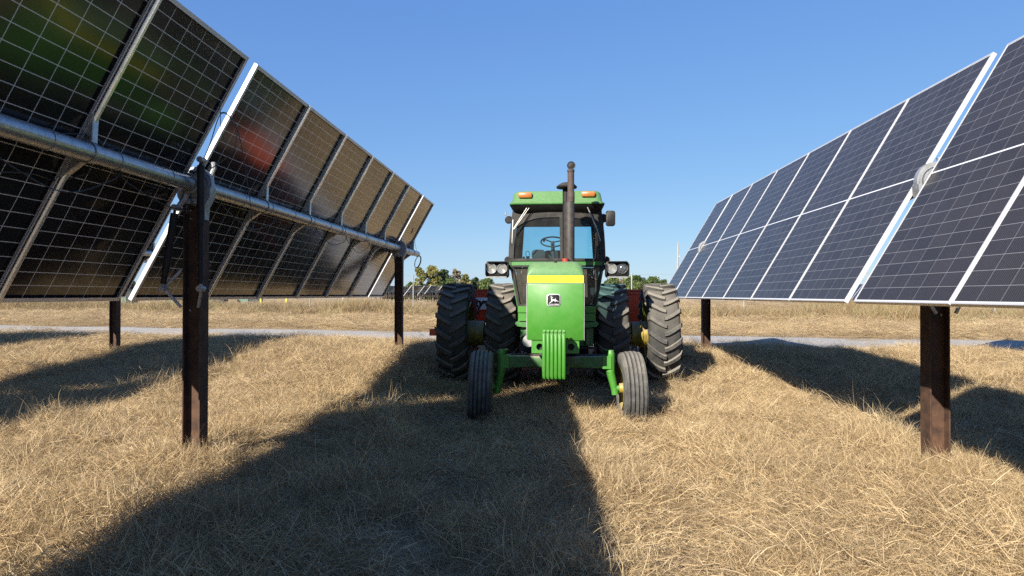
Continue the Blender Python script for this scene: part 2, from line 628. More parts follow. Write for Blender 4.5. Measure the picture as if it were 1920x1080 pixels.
def tracker(name, tx, tz, tilt, ysec, yposts, label, group, y_end, detail=False, tube_y0=None):
    """ysec: list of panel centre y values; thing origin on the ground under the tube"""
    root = empty(name, (tx, 0, 0))
    tag(root, label, 'solar tracker', group)
    nx, nz = -sin(tilt), cos(tilt)                # front normal
    ux, uz = cos(tilt), sin(tilt)                 # up the slope
    cx, cz = nx * OFF, tz + nz * OFF
    # panel local axes -> world: X=(0,-1,0)?  keep right-handed: X=y, Y=slope, Z=normal
    Xa, Ya, Za = Vector((0, -1, 0)), Vector((ux, 0, uz)), Vector((nx, 0, nz))
    if Xa.cross(Ya).dot(Za) < 0:
        Xa = -Xa
    rot = Matrix((Xa, Ya, Za)).transposed().to_euler()
    first = None
    for y in ysec:
        if first is None:
            p = bpy.data.objects.new('solar_panel', PME); C.objects.link(p); p.parent = root
            for nm, d, qx in (('frame', FME, 0), ('junction_box', JME, -.42), ('junction_box', JME, 0), ('junction_box', JME, .42)):
                q = bpy.data.objects.new(nm, d); C.objects.link(q); q.parent = p; q.location.x = qx
            first = p
        else:
            p = copy_tree(first, root)
        p.location = (cx, y, cz)
        p.rotation_euler = rot
    y0 = min(ysec) - PW / 2 - .2
    tb = MB()
    tb.cyl((0, y0, tz), (0, y_end, tz), TR, n=28)
    tb.lathe([(0, TR * .8), (.02, TR * 1.04), (.02, TR * .8)], (0, y_end - .018, tz), 'y', 28)
    yy = y_end - 1.2
    while yy > y0:                                  # cable ties and dimples along the tube
        tb.lathe([(-.006, TR + .001), (-.006, TR + .005), (.006, TR + .005), (.006, TR + .001)], (0, yy, tz), 'y', 20)
        yy -= .66
    tb.build('torque_tube', M['galv'], root, 40)
    # rounded rails along the joints
    rm_ = MB()
    for sg in (-1, 1):
        prof = [(-.030, -FD - .003), (-.018, -FD - .003), (-.016, -FD - .016), (-.009, -FD - .023), (.009, -FD - .023), (.016, -FD - .016), (.018, -FD - .003), (.030, -FD - .003)]
        rg = [[Vector((a_, v_, b_)) for a_, b_ in prof] for v_ in (sg * .16, sg * (PL / 2 - .004))]
        rm_.loft(rg)
    rme = rm_.mesh('rail', M['rail'], 40)
    for y in sorted(set([round(y - PITCHM / 2, 3) for y in ysec])):
        if min(abs(y - yp) for yp in yposts) < .2:
            continue
        if abs(y - (min(ysec) - PITCHM / 2)) < .01:
            continue
        q = bpy.data.objects.new('rail', rme)
        C.objects.link(q)
        q.parent = root
        q.location = (cx, y, cz)
        q.rotation_euler = rot
    # brackets at the module joints
    joints = sorted(set([round(y - PITCHM / 2, 3) for y in ysec] + [round(max(ysec) + PITCHM / 2, 3)]))
    bm = MB()
    for sg in (1, -1):
        a = Vector((0, 0, tz)) + Vector((ux, 0, uz)) * (sg * .05) - Vector((nx, 0, nz)) * (-.02)
        # triangular cheeks from the tube up to the frames
        Pn = Vector((nx, 0, nz)); Pu = Vector((ux, 0, uz))
        o0 = Vector((0, 0, tz))
        for dy in (-.028, .028):
            q = [o0 + Pu * sg * .02 + Pn * .05, o0 + Pu * sg * .066 + Pn * .0, o0 + Pu * sg * .23 + Pn * .078, o0 + Pu * sg * .23 + Pn * (OFF - FD - .004), o0 + Pu * sg * .02 + Pn * (OFF - FD - .004)]
            vs = [p + Vector((0, dy - .002, 0)) for p in q] + [p + Vector((0, dy + .002, 0)) for p in q]
            m = len(q)
            bm.add(vs, [tuple(range(m)), tuple(range(2 * m - 1, m - 1, -1))] + [(i, (i + 1) % m, m + (i + 1) % m, m + i) for i in range(m)])
        c = o0 + Pu * sg * .13 + Pn * (OFF - FD - .006)
        Mx = Matrix((Vector((0, 1, 0)), Pu, Pn)).transposed()
        bm.box(c, (.08, .22, .004), Mx)
        c = o0 + Pu * sg * .15 + Pn * .04
        d = (Pu * sg * .16 + Pn * .078).normalized()
        Mx = Matrix((Vector((0, 1, 0)), d, Vector((0, 1, 0)).cross(d))).transposed()
        bm.box(c, (.05, .17, .004), Mx)
    bm.lathe([(-.03, TR + .002), (-.03, TR + .008), (.03, TR + .008), (.03, TR + .002)], (0, 0, tz), 'y', 24)
    bme = bm.mesh('bracket', M['galv'], 35)
    for y in joints:
        if min(abs(y - yp) for yp in yposts) < .12:
            y = y + .12
        b = bpy.data.objects.new('bracket', bme)
        C.objects.link(b)
        b.parent = root
        b.location = (0, y, 0)
    # posts
    for yp in yposts:
        g0 = float(gz(tx, yp))
        pm = MB()
        fw_, dp, tf = .145, .145, .011
        zt = tz - .17
        for sx in (-1, 1):
            pm.bx(sx * fw_ / 2 - tf / 2, sx * fw_ / 2 + tf / 2, yp - dp / 2, yp + dp / 2, g0 - .5, zt)
        pm.bx(-fw_ / 2 + tf / 2, fw_ / 2 - tf / 2, yp - .005, yp + .005, g0 - .5, zt - .002)
        post = pm.build('post', M['rust'], root, 30)
        if tx > 0:
            post.location.x = -.03
        for zz in (zt - .05, zt - .12, .60 * zt):
            for sx in (-.045, .045):
                bo = bpy.data.objects.new('bolt', BOLT)
                C.objects.link(bo)
                bo.parent = post
                bo.location = (sx, yp - .005, zz)
        # bearing housing: an arch over the tube and legs down the post
        bh = MB()
        ro, ri, hw = .150, .112, .028
        ring = []
        for k in range(29):
            t = -pi * .10 + pi * 1.20 * k / 28
            ring.append(t)
        inner = [(ri * cos(t), tz + ri * sin(t) * 1.05) for t in ring]
        outer = [(ro * cos(t), tz + ro * sin(t) * 1.08) for t in ring]
        m = len(ring)
        vs = []
        for yy in (yp - hw, yp + hw):
            vs += [(x, yy, z) for x, z in inner] + [(x, yy, z) for x, z in outer]
        fs = []
        for i in range(m - 1):
            fs += [(i, i + 1, m + i + 1, m + i), (2 * m + i, 3 * m + i, 3 * m + i + 1, 2 * m + i + 1),
                   (m + i, m + i + 1, 3 * m + i + 1, 3 * m + i), (i, 2 * m + i, 2 * m + i + 1, i + 1)]
        bh.add(vs, fs)
        for dy in (-.04, .04):
            bh.lathe([(-.004, ri + .008), (-.004, ri + .024), (.004, ri + .024), (.004, ri + .008)], (0, yp + dy, tz), 'y', 28)
        bh.lathe([(-.05, TR + .001), (-.05, TR + .046), (.05, TR + .046), (.05, TR + .001)], (0, yp, tz), 'y', 28)
        for sx in (-1, 1):
            q = [(sx * .150, tz - .02), (sx * .112, tz - .03), (sx * .055, tz - .155), (sx * .074, tz - .30), (sx * .088, tz - .30), (sx * .096, tz - .19), (sx * .145, tz - .10)]
            bh.prism(q, yp - .05, yp + .05)
            q = [(sx * .010, tz - .168), (sx * .079, tz - .168), (sx * .079, tz - .118), (sx * .02, tz - .128)]
            bh.prism(q, yp - .08, yp + .08)
        bh.build('bearing', M['cast'], post, 40)
    return root, (Vector((ux, 0, uz)), Vector((nx, 0, nz)))


def row_ys(y0, n2=6, gap=.173, nnear=8, gap6=.05):
    ys = [y0 + PW / 2 + k * PITCHM for k in range(n2)]
    ys.append(y0 + PW / 2 + n2 * PITCHM + gap6)
    ys += [y0 - gap - PW / 2 - k * PITCHM for k in range(nnear)]
    return ys


aL, aR = TILT['L'], TILT['R']
YL, YR = 5.8775, 5.79
txL, tzL = -3.178 + sin(aL) * OFF, H + 1.0024 - cos(aL) * OFF
txR, tzR = 3.048 + sin(aR) * OFF, H + .9786 - cos(aR) * OFF
G = 'rows of tilted solar panels on rusty posts'
far = 6 * PITCHM + .02
TLft, axL = tracker('solar_tracker', txL, tzL, aL, row_ys(YL), [YL - .10, YL + far, YL - .173 - 5 * PITCHM],
                    'row of solar panels seen from behind, dark backs and galvanised tube, beside the tractor', G, YL + 7 * PITCHM + .62)
TRgt, axR = tracker('solar_tracker', txR, tzR, aR, row_ys(YR), [YR - .10, YR + far, YR - .173 - 5 * PITCHM],
                    'row of solar panels seen from the front, blue-grey glass faces tilted toward the tractor', G, YR + 7 * PITCHM + .3)
tracker('solar_tracker', txL - 6.03, tzL - .02, aL, row_ys(YL), [YL - .10, YL + far, YL - .173 - 5 * PITCHM],
        'mostly hidden panel row with one rusty post showing below the dark-backed row', G, YL + 7 * PITCHM + .25)
tracker('solar_tracker', txL - 12.1, tzL - .02, aL, row_ys(YL, nnear=2), [YL - .10, YL + far],
        'outermost panel row past the hidden row, known by its shadow on the grass', G, YL + 7 * PITCHM + .1)
tracker('solar_tracker', txR + 6.45, tzR, aR, row_ys(YR, nnear=5), [YR - .10, YR + far, YR - .173 - 4 * PITCHM],
        'panel row behind the glass-faced row, out past its rusty post', G, YR + 7 * PITCHM + .1)

# the black dampers of the near post of the dark-backed row (also on the glass-faced row)
for root, yb, tz, ax in ((TLft, YL - .10, tzL, axL), (TRgt, YR - .10, tzR, axR)):
    Pu, Pn = ax
    for sg, bx_, bz in ((-1, -.20, -.90), (1, .13, -.90)):
        top = Vector((0, yb - .17, tz)) + Pu * (sg * .23) - Pn * .02
        bot = Vector((bx_, yb - .17, tz + bz))
        d = (bot - top).normalized()
        m = MB()
        m.cyl(top, top + d * .07, .012, n=10)
        m.cyl(top + d * .05, top + d * .55, .031, n=16)
        m.cyl(top + d * .50, bot - d * .04, .024, n=16)
        dm = m.build('damper', M['black'], root)
        m = MB()
        m.cyl(top + Vector((0, -.03, 0)), top + Vector((0, .05, 0)), .026, n=12)
        m.tube([top + Vector((0, .03, 0)), top + Vector((0, .06, 0)) - Pu * sg * .08, Vector((0, yb - .08, tz)) + Pu * sg * .065], [.02, .026, .03], 8)
        m.build('arm', M['cast'], dm, 40)
        m = MB()
        m.cyl(bot + Vector((0, -.03, 0)), bot + Vector((0, .05, 0)), .026, n=12)
        m.cyl(bot, bot - d * .07, .014, n=10)
        # two-legged clevis back to the post
        for zz in (.16, -.16):
            m.tube([bot + Vector((0, .02, 0)), Vector((.075 if sg > 0 else -.075, yb - .10, tz + bz + zz))], .013, 8)
        m.build('clevis', M['cast'], dm, 40)
    m = MB()
    m.lathe([(-.025, TR + .002), (-.025, TR + .02), (.025, TR + .02), (.025, TR + .002)], (0, yb - .10, tz), 'y', 24)
    m.build('collar', M['cast'], root, 40)
    # hooks of galvanised strap standing at the gap edge
    m = MB()
    for yy in (yb - .05, yb + .14):
        p = Vector((0, yy, tz)) + Pn * .03
        m.tube([p + Pu * .05, p + Pu * .12 - Pn * .03, p + Pu * .20 - Pn * .02, p + Pu * .24 + Pn * .01], [.03, .022, .02, .022], 8)
    m.build('strap', M['cast'], root, 40)


def sag(p0, p1, drop, n=12):
    p0, p1 = Vector(p0), Vector(p1)
    return [p0.lerp(p1, k / n) - Vector((0, 0, drop * 4 * (k / n) * (1 - k / n))) for k in range(n + 1)]


def spline(pts, n=10):
    pts = [Vector(p) for p in pts]
    P = [pts[0]] + pts + [pts[-1]]
    out = []
    for i in range(1, len(P) - 2):
        a, b, c, d = P[i - 1:i + 3]
        for k in range(n):
            t = k / n
            out.append(.5 * ((2 * b) + (c - a) * t + (2 * a - 5 * b + 4 * c - d) * t * t + (3 * b - a - 3 * c + d) * t ** 3))
    out.append(pts[-1])
    return out


def cable(pts, r=.0045, parent=TLft, smooth=True):
    m = MB()
    off = parent.location if parent else Vector((0, 0, 0))
    pts = [Vector(p) - off for p in pts]
    m.tube(spline(pts) if smooth else pts, r, 6)
    return m.build('cable', M['cable'], parent)


# string cables looping below the tube from joint to joint
for k in range(-6, 7):
    y = YL + k * PITCHM + (0 if k > 0 else -.17)
    a = Vector((txL - .01, y + .35, tzL - .062)); b = Vector((txL - .01, y + .35 - PITCHM, tzL - .062))
    cable([a, a + Vector((.01, -.12, -.09)), (a + b) / 2 + Vector((-.03, .1, -.17 - .03 * (k % 3))), b + Vector((.01, .1, -.08)), b], .0045)
    # the messy jumper on top of the tube by each upper bracket
    c = Vector((txL, y, tzL))
    cable([c + Vector((-.02, -.22, .075)), c + Vector((.02, -.08, .10)), c + Vector((.01, .07, .105)), c + Vector((-.05, .22, .08)), c + Vector((-.07, .36, .10))], .005)
    m = MB()
    m.cyl(c + Vector((.02 - txL, -.06, .10)), c + Vector((.015 - txL, .05, .106)), .011, n=8)
    m.build('connector', M['cable'], TLft)
# loops of wire hanging in the gap at the near post
cable([at(412, 212, 5.62), at(425, 212, 5.66), at(440, 232, 5.8), at(452, 270, 5.9), at(462, 330, 6.0), at(470, 385, 6.0), at(474, 425, 5.95), at(486, 440, 6.0)], .0035)
cable([at(372, 318, 5.6), at(392, 275, 5.62), at(408, 225, 5.62), at(418, 212, 5.64), at(432, 222, 5.75), at(443, 250, 5.8), at(440, 278, 5.8), at(425, 296, 5.8), at(396, 316, 5.75)], .004)
cable([at(400, 170, 5.60), at(412, 200, 5.62), at(414, 240, 5.62), at(420, 262, 5.64)], .003)
cable([at(0, 322, 3.86), at(60, 326, 4.1), at(110, 338, 4.4), at(180, 320, 4.6), at(230, 300, 4.9)], .004)
cable([at(200, 318, 4.7), at(290, 352, 5.2), at(330, 345, 5.5), at(352, 322, 5.6)], .004)
# wires and coil at the far end of the tube
ye = YL + 7 * PITCHM
cable([at(741, 404, 14.0), at(758, 402, 14.0), at(770, 412, 14.3), at(774, 432, 14.6), at(763, 445, 14.6), at(752, 453, 14.5)], .006)
cable([at(771, 410, 14.2), at(769, 425, 14.4), at(765, 440, 14.5)], .005)
coil = MB()
cc = at(783, 491, ye + .62)
for q in range(3):
    ang = .35 + .1 * q
    pts = [cc + Vector((.055 * cos(t) * (1 + .06 * q) + .035 * sin(t), .02 * q + .03 * cos(t), .135 * sin(t) * (1 + .03 * q) )) for t in np.linspace(0, 2 * pi, 25)]
    coil.tube(pts, .009, 6)
coil.tube([cc + Vector((0, 0, .13)), at(781, 470, ye + .6), at(778, 455, ye + .4), at(778, 442, ye + .3)], .004, 6)
tag(coil.build('cable_coil', M['cable']), 'coil of black cable hanging from the far end of the galvanised tube', 'cable coil')
cc2 = at(272, 487, ye + .2)
m = MB()
m.tube(spline([at(262, 474, ye + .2), at(258, 488, ye + .2), at(264, 493, ye + .2), at(270, 483, ye + .2)]), .008, 6)
m.tube([cc2 + Vector((.04 * cos(t), 0, .06 * sin(t))) for t in np.linspace(0, 2 * pi, 17)], .014, 6)
tag(m.build('cable_coil', M['cable']), 'small black cable loop below the tube end seen through the gap between panels', 'cable coil')

# ------------------------------------------------------------------ tractor
TRX = empty('tractor', (at(1045, 700, 8.08).x - .02, 8.08, -.01), -.018)
tag(TRX, 'green and yellow farm tractor with glazed cab and dual rear wheels, facing the camera', 'tractor')
Fy = lambda D: D - 8.08
FR, FWD = .435, .150
# ---- wheels


def front_wheel(sx):
    m = MB()
    hub = Vector((sx * .885, 0, FR))
    prof = [(-.085, .235), (-.125, .27), (-.150, .32), (-.152, .355), (-.140, .392), (-.132, .408)]
    # five ribs
    xs_ = np.linspace(-.128, .128, 6)
    for i in range(5):
        a, b = xs_[i], xs_[i + 1]
        crown = .435 - .022 * abs((a + b) / 2 / .13) ** 2
        prof += [(a + .007, crown - .014), (a + .011, crown), (b - .011, crown), (b - .007, crown - .014)]
        if i < 4:
            prof += [(b - .004, crown - .024), (b + .004, crown - .024)]
    prof += [(.132, .408), (.140, .392), (.152, .355), (.150, .32), (.125, .27), (.085, .235)]
    m.lathe(prof, hub, 'x', 64)
    w = m.build('front_wheel', M['rubber_front'], TRX, 50)
    m = MB()
    m.lathe([(-sx * .10, .245), (-sx * .115, .25), (-sx * .10, .225), (-sx * .03, .215), (sx * .0, .16), (sx * .02, .10), (sx * .0, .0)], hub, 'x', 40)
    m.lathe([(sx * .10, .245), (sx * .115, .25), (sx * .10, .225), (sx * .0, .215)], hub, 'x', 40)
    m.lathe([(-sx * .14, .0), (-sx * .14, .055), (-sx * .02, .075), (sx * .04, .06), (sx * .05, 0)], hub, 'x', 24)
    m.build('rim', M['rim'], w, 40)
    st = R(4)
    for ob in (w,):
        c = hub
        ob.data.transform(Matrix.Translation(c) @ Matrix.Rotation(st, 4, 'Z') @ Matrix.Rotation(sx * R(-2), 4, 'Y') @ Matrix.Diagonal((.92, 1, 1, 1)) @ Matrix.Translation(-c))
    return w


for sx in (-1, 1):
    front_wheel(sx)

RR, RWD = .815, .245
RZ = .09 + RR - .01
RY = Fy(11.2)


def rear_wheel_meshes():
    m = MB()
    prof = [(-.20, .49), (-.225, .56), (-.243, .64), (-.240, .70), (-.222, .745), (-.19, .768), (-.10, .780), (0, .785),
            (.10, .780), (.19, .768), (.222, .745), (.240, .70), (.243, .64), (.225, .56), (.20, .49)]
    m.lathe(prof, (0, 0, 0), 'x', 72)
    tyre = m.mesh('rear_wheel', M['rubber_rear'], 60)
    # lugs: chevrons that run from the tread centre up and out over the shoulder
    m = MB()
    nl = 21

    def P(phi, x, r):
        # phi measured so that phi=0 faces the camera (-y) and grows upward
        return Vector((x, -r * cos(phi), r * sin(phi)))
    ss = np.linspace(-.06, 1.0, 9)
    for side in (-1, 1):
        for k in range(nl):
            p0 = 2 * pi * (k + (.5 if side > 0 else 0)) / nl
            top, bot = [], []
            for j, s_ in enumerate(ss):
                x = side * s_ * .262
                phi = p0 + .21 * s_ ** 1.35 if s_ > 0 else p0
                base = .783 - .02 * max(s_, 0) ** 3
                h = .040 if s_ < .93 else .012
                wd = (.034 + .008 * s_) / .8
                drop = 0 if s_ < .96 else .05
                tp = wd * .80
                bot.append((P(phi - wd, x, base - .01 - drop), P(phi + wd, x, base - .01 - drop)))
                top.append((P(phi - tp, x, base + h - drop), P(phi + tp, x, base + h - drop)))
            rings = [[b[0], b[1], t_[1], t_[0]] for b, t_ in zip(bot, top)]
            m.loft(rings)
    lugs = m.mesh('lug', M['lug'], 25)
    return tyre, lugs


TY, LG = rear_wheel_meshes()


def rim_mesh(out, dish, long=False):
    m = MB()
    # 'out' is the side (+1/-1) the disc is dished to
    m.lathe([(-.21, .475), (-.225, .50), (-.215, .515), (-.20, .49), (-.19, .455), (-.05, .43), (.05, .43), (.19, .455), (.20, .49), (.215, .515), (.225, .50), (.21, .475)], (0, 0, 0), 'x', 56)
    m.lathe([(out * dish, .44), (out * (dish - .03), .40), (out * (dish - .05), .33), (out * (dish + .02), .22), (out * (dish + .02), .0)], (0, 0, 0), 'x', 56)
    if long:
        m.lathe([(out * (dish + .02), .215), (out * .27, .205), (out * .275, .225), (out * .30, .225), (out * .305, .20), (out * .44, .20), (out * .44, .0)], (0, 0, 0), 'x', 36)
    else:
        m.lathe([(out * (dish + .02), .205), (out * (dish + .16), .195), (out * (dish + .17), .17), (out * (dish + .17), 0)], (0, 0, 0), 'x', 32)
    for k in range(8):
        t = 2 * pi * k / 8
        m.cyl((out * (dish - .04), .36 * cos(t), .36 * sin(t)), (out * (dish - .0), .36 * cos(t), .36 * sin(t)), .02, n=6)
    return m.mesh('rim', M['rim'], 40)


for sx in (-1, 1):
    for inner in (True, False):
        x = sx * (.865 if inner else 1.64)
        w = bpy.data.objects.new('rear_wheel', TY); C.objects.link(w); w.parent = TRX
        w.location = (x, RY, RZ)
        rrot = random.uniform(0, 6)
        w.rotation_euler = (R(3 + 5 * random.random()), 0, 0)
        l = bpy.data.objects.new('lug', LG); C.objects.link(l); l.parent = w
        tag(l, kind='stuff')
        rm = bpy.data.objects.new('rim', rim_mesh(-sx if not inner else sx, .02 if not inner else .05, not inner)); C.objects.link(rm); rm.parent = w
m = MB()
m.cyl((-1.66, RY, RZ), (1.66, RY, RZ), .055, n=16)
m.cyl((-.66, RY, RZ), (.66, RY, RZ), .14, .14, n=20)
m.build('rear_axle', M['green_dark'], TRX)

# ---- hood
hw, z0, z1 = .312, 1.03, 1.735
yf = Fy(7.50)


def hood_section(y, w, zb, zt, r, n=6):
    pts = [(-w, zb), (w, zb)]
    for k in range(n + 1):
        t = R(90 * k / n)
        pts.append((w - r + r * cos(t), zt - r * .8 + r * .8 * sin(t)))
    for k in range(n + 1):
        t = R(90 + 90 * k / n)
        pts.append((-w + r + r * cos(t), zt - r * .8 + r * .8 * sin(t)))
    return [Vector((x, y, z)) for x, z in pts]


m = MB()
rings = []
for dy, dz, dw in ((0, 0, 0.0), (.012, .06, .0), (.035, .105, .004), (.075, .138, .008), (.13, .155, .008), (.6, .175, .006), (1.2, .20, .004), (1.72, .215, .004)):
    rings.append(hood_section(yf + dy, hw - dw * .2, z1 + .01, z1 + .012 + dz, min(.115, .03 + dz * .8), 6))
m.loft(rings)
hd = m.build('hood', M['green_cab'], TRX, 40)
m = MB()
m.bx(-hw + .004, hw - .004, yf + .07, yf + 1.75, 1.06, z1 - .072)
m.build('side_panel', M['green'], TRX)
m = MB()
m.bx(-hw + .002, hw - .002, yf - .002, yf + 1.74, z1 - .072, z1 + .006)
m.build('stripe', M['yellow'], TRX)
m = MB()
m.rbox((0, yf + .035, (1.03 + z1 - .08) / 2), (hw * 2, .07, z1 - .08 - 1.03), .018, 3, 'y')
gr = m.build('grille', M['green'], TRX, 40)
m = MB()
for sx in (-1, 1):
    m.bx(sx * (hw + .001), sx * (hw + .007), yf + .005, yf + .03, 1.03, z1 - .08)
m.bx(-hw, hw, yf + .004, yf + .05, z1 - .0795, z1 - .0725)
m.build('trim', M['greymetal'], gr)
# hood ornament dot / latch
m = MB()
m.rbox((0, yf + .1, z1 + .158), (.03, .05, .02), .006, 2, 'z')
m.build('latch', M['black'], hd)

# emblem
ey = yf - .003
emc = Vector((at(1040, 561, 7.5).x - TRX.location.x - .002, ey, at(1040, 561, 7.5).z))
ew, eh = .150, .134
m = MB()
m.rbox(emc, (ew, .016, eh), .028, 4, 'y')
em = m.build('emblem', M['silver'], gr, 40)
m = MB()
m.rbox(emc + Vector((0, -.0075, 0)), (ew - .016, .006, eh - .016), .022, 4, 'y')
m.build('plate', M['blackink'], em, 40)


def epx(x, y):        # pixel in the emblem close-up -> metres
    return (emc.x + (x - 643) / 570 * ew, emc.z - (y - 440) / 500 * eh)


def ink(m, pts, w0, w1=None, y=ey - .0125, th=.002):
    """a thick stroke as flat quads"""
    w1 = w0 if w1 is None else w1
    P = [Vector((a[0], a[1])) for a in (epx(*p) for p in pts)]
    n = len(P)
    L_, R_ = [], []
    for i in range(n):
        d = (P[min(i + 1, n - 1)] - P[max(i - 1, 0)]).normalized()
        nn = Vector((-d.y, d.x))
        w = (w0 + (w1 - w0) * i / max(n - 1, 1)) / 570 * ew / 2
        L_.append(P[i] + nn * w); R_.append(P[i] - nn * w)
    poly = [tuple(p) for p in L_] + [tuple(p) for p in reversed(R_)]
    m.prism(poly, y, y + th)


m = MB()
ink(m, [(585, 445), (650, 430), (730, 440)], 70, 62)              # body
ink(m, [(578, 470), (560, 430), (560, 390), (572, 350)], 50, 30)  # neck
ink(m, [(540, 335), (580, 335), (622, 325)], 34, 16)              # head
ink(m, [(560, 330), (525, 318), (508, 290), (518, 262)], 18, 10)  # antler
ink(m, [(565, 322), (560, 285), (580, 255)], 16, 9)
ink(m, [(540, 300), (550, 262)], 10, 8)
ink(m, [(600, 470), (545, 510), (495, 548), (458, 582)], 44, 14)  # fore leg
ink(m, [(720, 450), (770, 465), (812, 482), (852, 512)], 50, 14)  # hind leg
ink(m, [(690, 470), (712, 500), (740, 498)], 40, 20)
ink(m, [(735, 420), (726, 380), (722, 348)], 26, 6)               # tail
m.build('deer_mark', M['silver'], em, 0)


def text_mesh(name, body, size, mat, parent, M4, extrude=.001, shear=0, bold=0, sx=1.0):
    cu = bpy.data.curves.new(name, 'FONT')
    cu.body = body
    cu.size = size
    cu.extrude = extrude
    cu.shear = shear
    cu.offset = bold
    cu.align_x = 'CENTER'
    cu.align_y = 'CENTER'
    tmp = bpy.data.objects.new(name + '_tmp', cu)
    C.objects.link(tmp)
    bpy.context.view_layer.update()
    dg = bpy.context.evaluated_depsgraph_get()
    me = bpy.data.meshes.new_from_object(tmp.evaluated_get(dg))
    bpy.data.objects.remove(tmp)
    me.name = name
    me.transform(M4 @ Matrix.Diagonal((sx, 1, 1, 1)))
    me.materials.clear()
    me.materials.append(mat)
    o = bpy.data.objects.new(name, me)
    C.objects.link(o)
    o.parent = parent
    return o


tx_, tz_ = epx(652, 618)
text_mesh('lettering', 'JOHN DEERE', .0175, M['silver'], em, Matrix.Translation((tx_, ey - .0122, tz_)) @ Matrix.Rotation(R(90), 4, 'X'), .0008, 0, .0005, 1.08)

# front support with its two round holes
m = MB()
bz0, bz1 = .885, 1.026
by = yf + .02


def plate_with_hole(m, x0, x1, z0_, z1_, hx, hz, r, y0_, y1_, n=20):
    # ring of quads between the circle and the rectangle
    outer, inner = [], []
    for k in range(n):
        t = 2 * pi * (k + .5) / n
        c, s_ = cos(t), sin(t)
        sc = min((x1 - hx) / c if c > 0 else (x0 - hx) / c if c < 0 else 9, (z1_ - hz) / s_ if s_ > 0 else (z0_ - hz) / s_ if s_ < 0 else 9)
        outer.append((hx + c * sc, hz + s_ * sc)); inner.append((hx + c * r, hz + s_ * r))
    vs = [(x, y0_, z) for x, z in outer] + [(x, y0_, z) for x, z in inner] + [(x, y1_, z) for x, z in inner] + [(x, y1_, z) for x, z in outer]
    fs = []
    for k in range(n):
        j = (k + 1) % n
        fs += [(k, j, n + j, n + k), (n + k, n + j, 2 * n + j, 2 * n + k), (3 * n + k, 2 * n + k, 2 * n + j, 3 * n + j), (k, 3 * n + k, 3 * n + j, j)]
    # corner fills
    for cx_, cz_ in ((x0, z0_), (x1, z0_), (x1, z1_), (x0, z1_)):
        near = sorted(range(n), key=lambda k: (outer[k][0] - cx_) ** 2 + (outer[k][1] - cz_) ** 2)[:2]
        a, b = near
        o = len(m.v) + 4 * n
        vs_extra = (cx_, y0_, cz_)
        vs.append(vs_extra)
        fs.append((a, b, len(vs) - 1))
    m.add(vs, fs)


for sx in (-1, 1):
    a, b = (sx * .262, sx * .08)
    plate_with_hole(m, min(a, b), max(a, b), bz0, bz1, sx * .172, .955, .038, by - .0, by + .02)
m.bx(-.262, -.25, by + .021, by + .5, bz0, bz1 - .002)
m.bx(.25, .262, by + .021, by + .5, bz0, bz1 - .002)
m.bx(-.08, .08, by + .001, by + .02, bz0 + .001, bz1 - .001)
m.bx(-.262, .262, by - .006, by + .3, bz1 - .004, bz1 + .004)
m.build('front_support', M['green'], TRX)
m = MB()
m.bx(-.24, .24, by + .06, by + .08, bz0 - .0, bz1 - .01)
m.bx(-.11, .11, by + .07, by + 1.2, .62, .93)
m.build('frame_rail', M['interior'], TRX)

# suitcase weights
wc = at(1042, 664, 7.22)
wx = wc.x - TRX.location.x - .004
for k in range(6):
    m = MB()
    x = wx + (k - 2.5) * .0415
    prof = [(-.03, 0), (-.03, .02), (0, .03)]
    y_ = Fy(7.22)
    poly = [(y_, .665), (y_ + .02, .635), (y_ + .14, .635), (y_ + .16, .70), (y_ + .16, 1.10), (y_ + .14, 1.15), (y_ + .055, 1.155), (y_ + .045, 1.125), (y_ + .012, 1.12), (y_, 1.09)]
    e = .006
    ringA = [Vector((x - .0185, a + (e if a < y_ + .08 else -e), b + (e if b < .9 else -e))) for a, b in poly]
    ringB = [Vector((x - .0185 + e, a, b)) for a, b in poly]
    ringC = [Vector((x + .0185 - e, a, b)) for a, b in poly]
    ringD = [Vector((x + .0185, a + (e if a < y_ + .08 else -e), b + (e if b < .9 else -e))) for a, b in poly]
    m.loft([ringA, ringB, ringC, ringD])
    # hand hook on top
    m.bx(x - .012, x + .008, y_ + .01, y_ + .05, 1.125, 1.14)
    m.build('front_weight', M['green'], TRX, 50)
m = MB()
m.bx(wx - .13, wx + .13, Fy(7.39), Fy(7.52), .80, 1.02)
m.build('weight_bracket', M['green_dark'], TRX)

# axle beam with knees and spindles
m = MB()
m.rbox((0, .02, .735), (1.32, .11, .135), .02, 3, 'x')
m.bx(-.16, .16, -.10, .14, .60, .70)
for sx in (-1, 1):
    m.loft([[Vector((sx * .30, y, z)) for y, z in ((-.04, .68), (.08, .68), (.08, .80), (-.04, .80))],
            [Vector((sx * .66, y, z)) for y, z in ((-.05, .665), (.09, .665), (.09, .805), (-.05, .805))]])
    for bx_, bz_ in ((.50, .705), (.44, .765), (.34, .72), (.28, .70)):
        m.cyl((sx * bx_, -.045, bz_), (sx * bx_, -.062, bz_), .014, n=6)
m.build('front_axle', M['green_dark'], TRX, 40)
for sx in (-1, 1):
    m = MB()
    xk = sx * .645
    m.cyl((xk, .0, .88), (xk, .0, .84), .035, .045, n=16)
    m.cyl((xk, .0, .84), (xk, .0, .62), .05, .052, n=16)
    m.cyl((xk, .0, .62), (sx * .69, .0, .42), .05, .04, n=16)
    m.cyl((sx * .69, .0, .44), (sx * .70, 0, .36), .042, n=16)
    m.cyl((sx * .69, 0, .43), (sx * .80, 0, .435), .035, n=12)
    m.box((sx * .60, .0, .74), (.10, .13, .15))
    m.tube([(xk - sx * .02, .03, .86), (xk - sx * .05, .16, .86)], .02, 8)
    m.build('spindle', M['green'], TRX, 40)
m = MB()
m.tube([(-.60, .17, .80), (.60, .17, .80)], .016, 8)
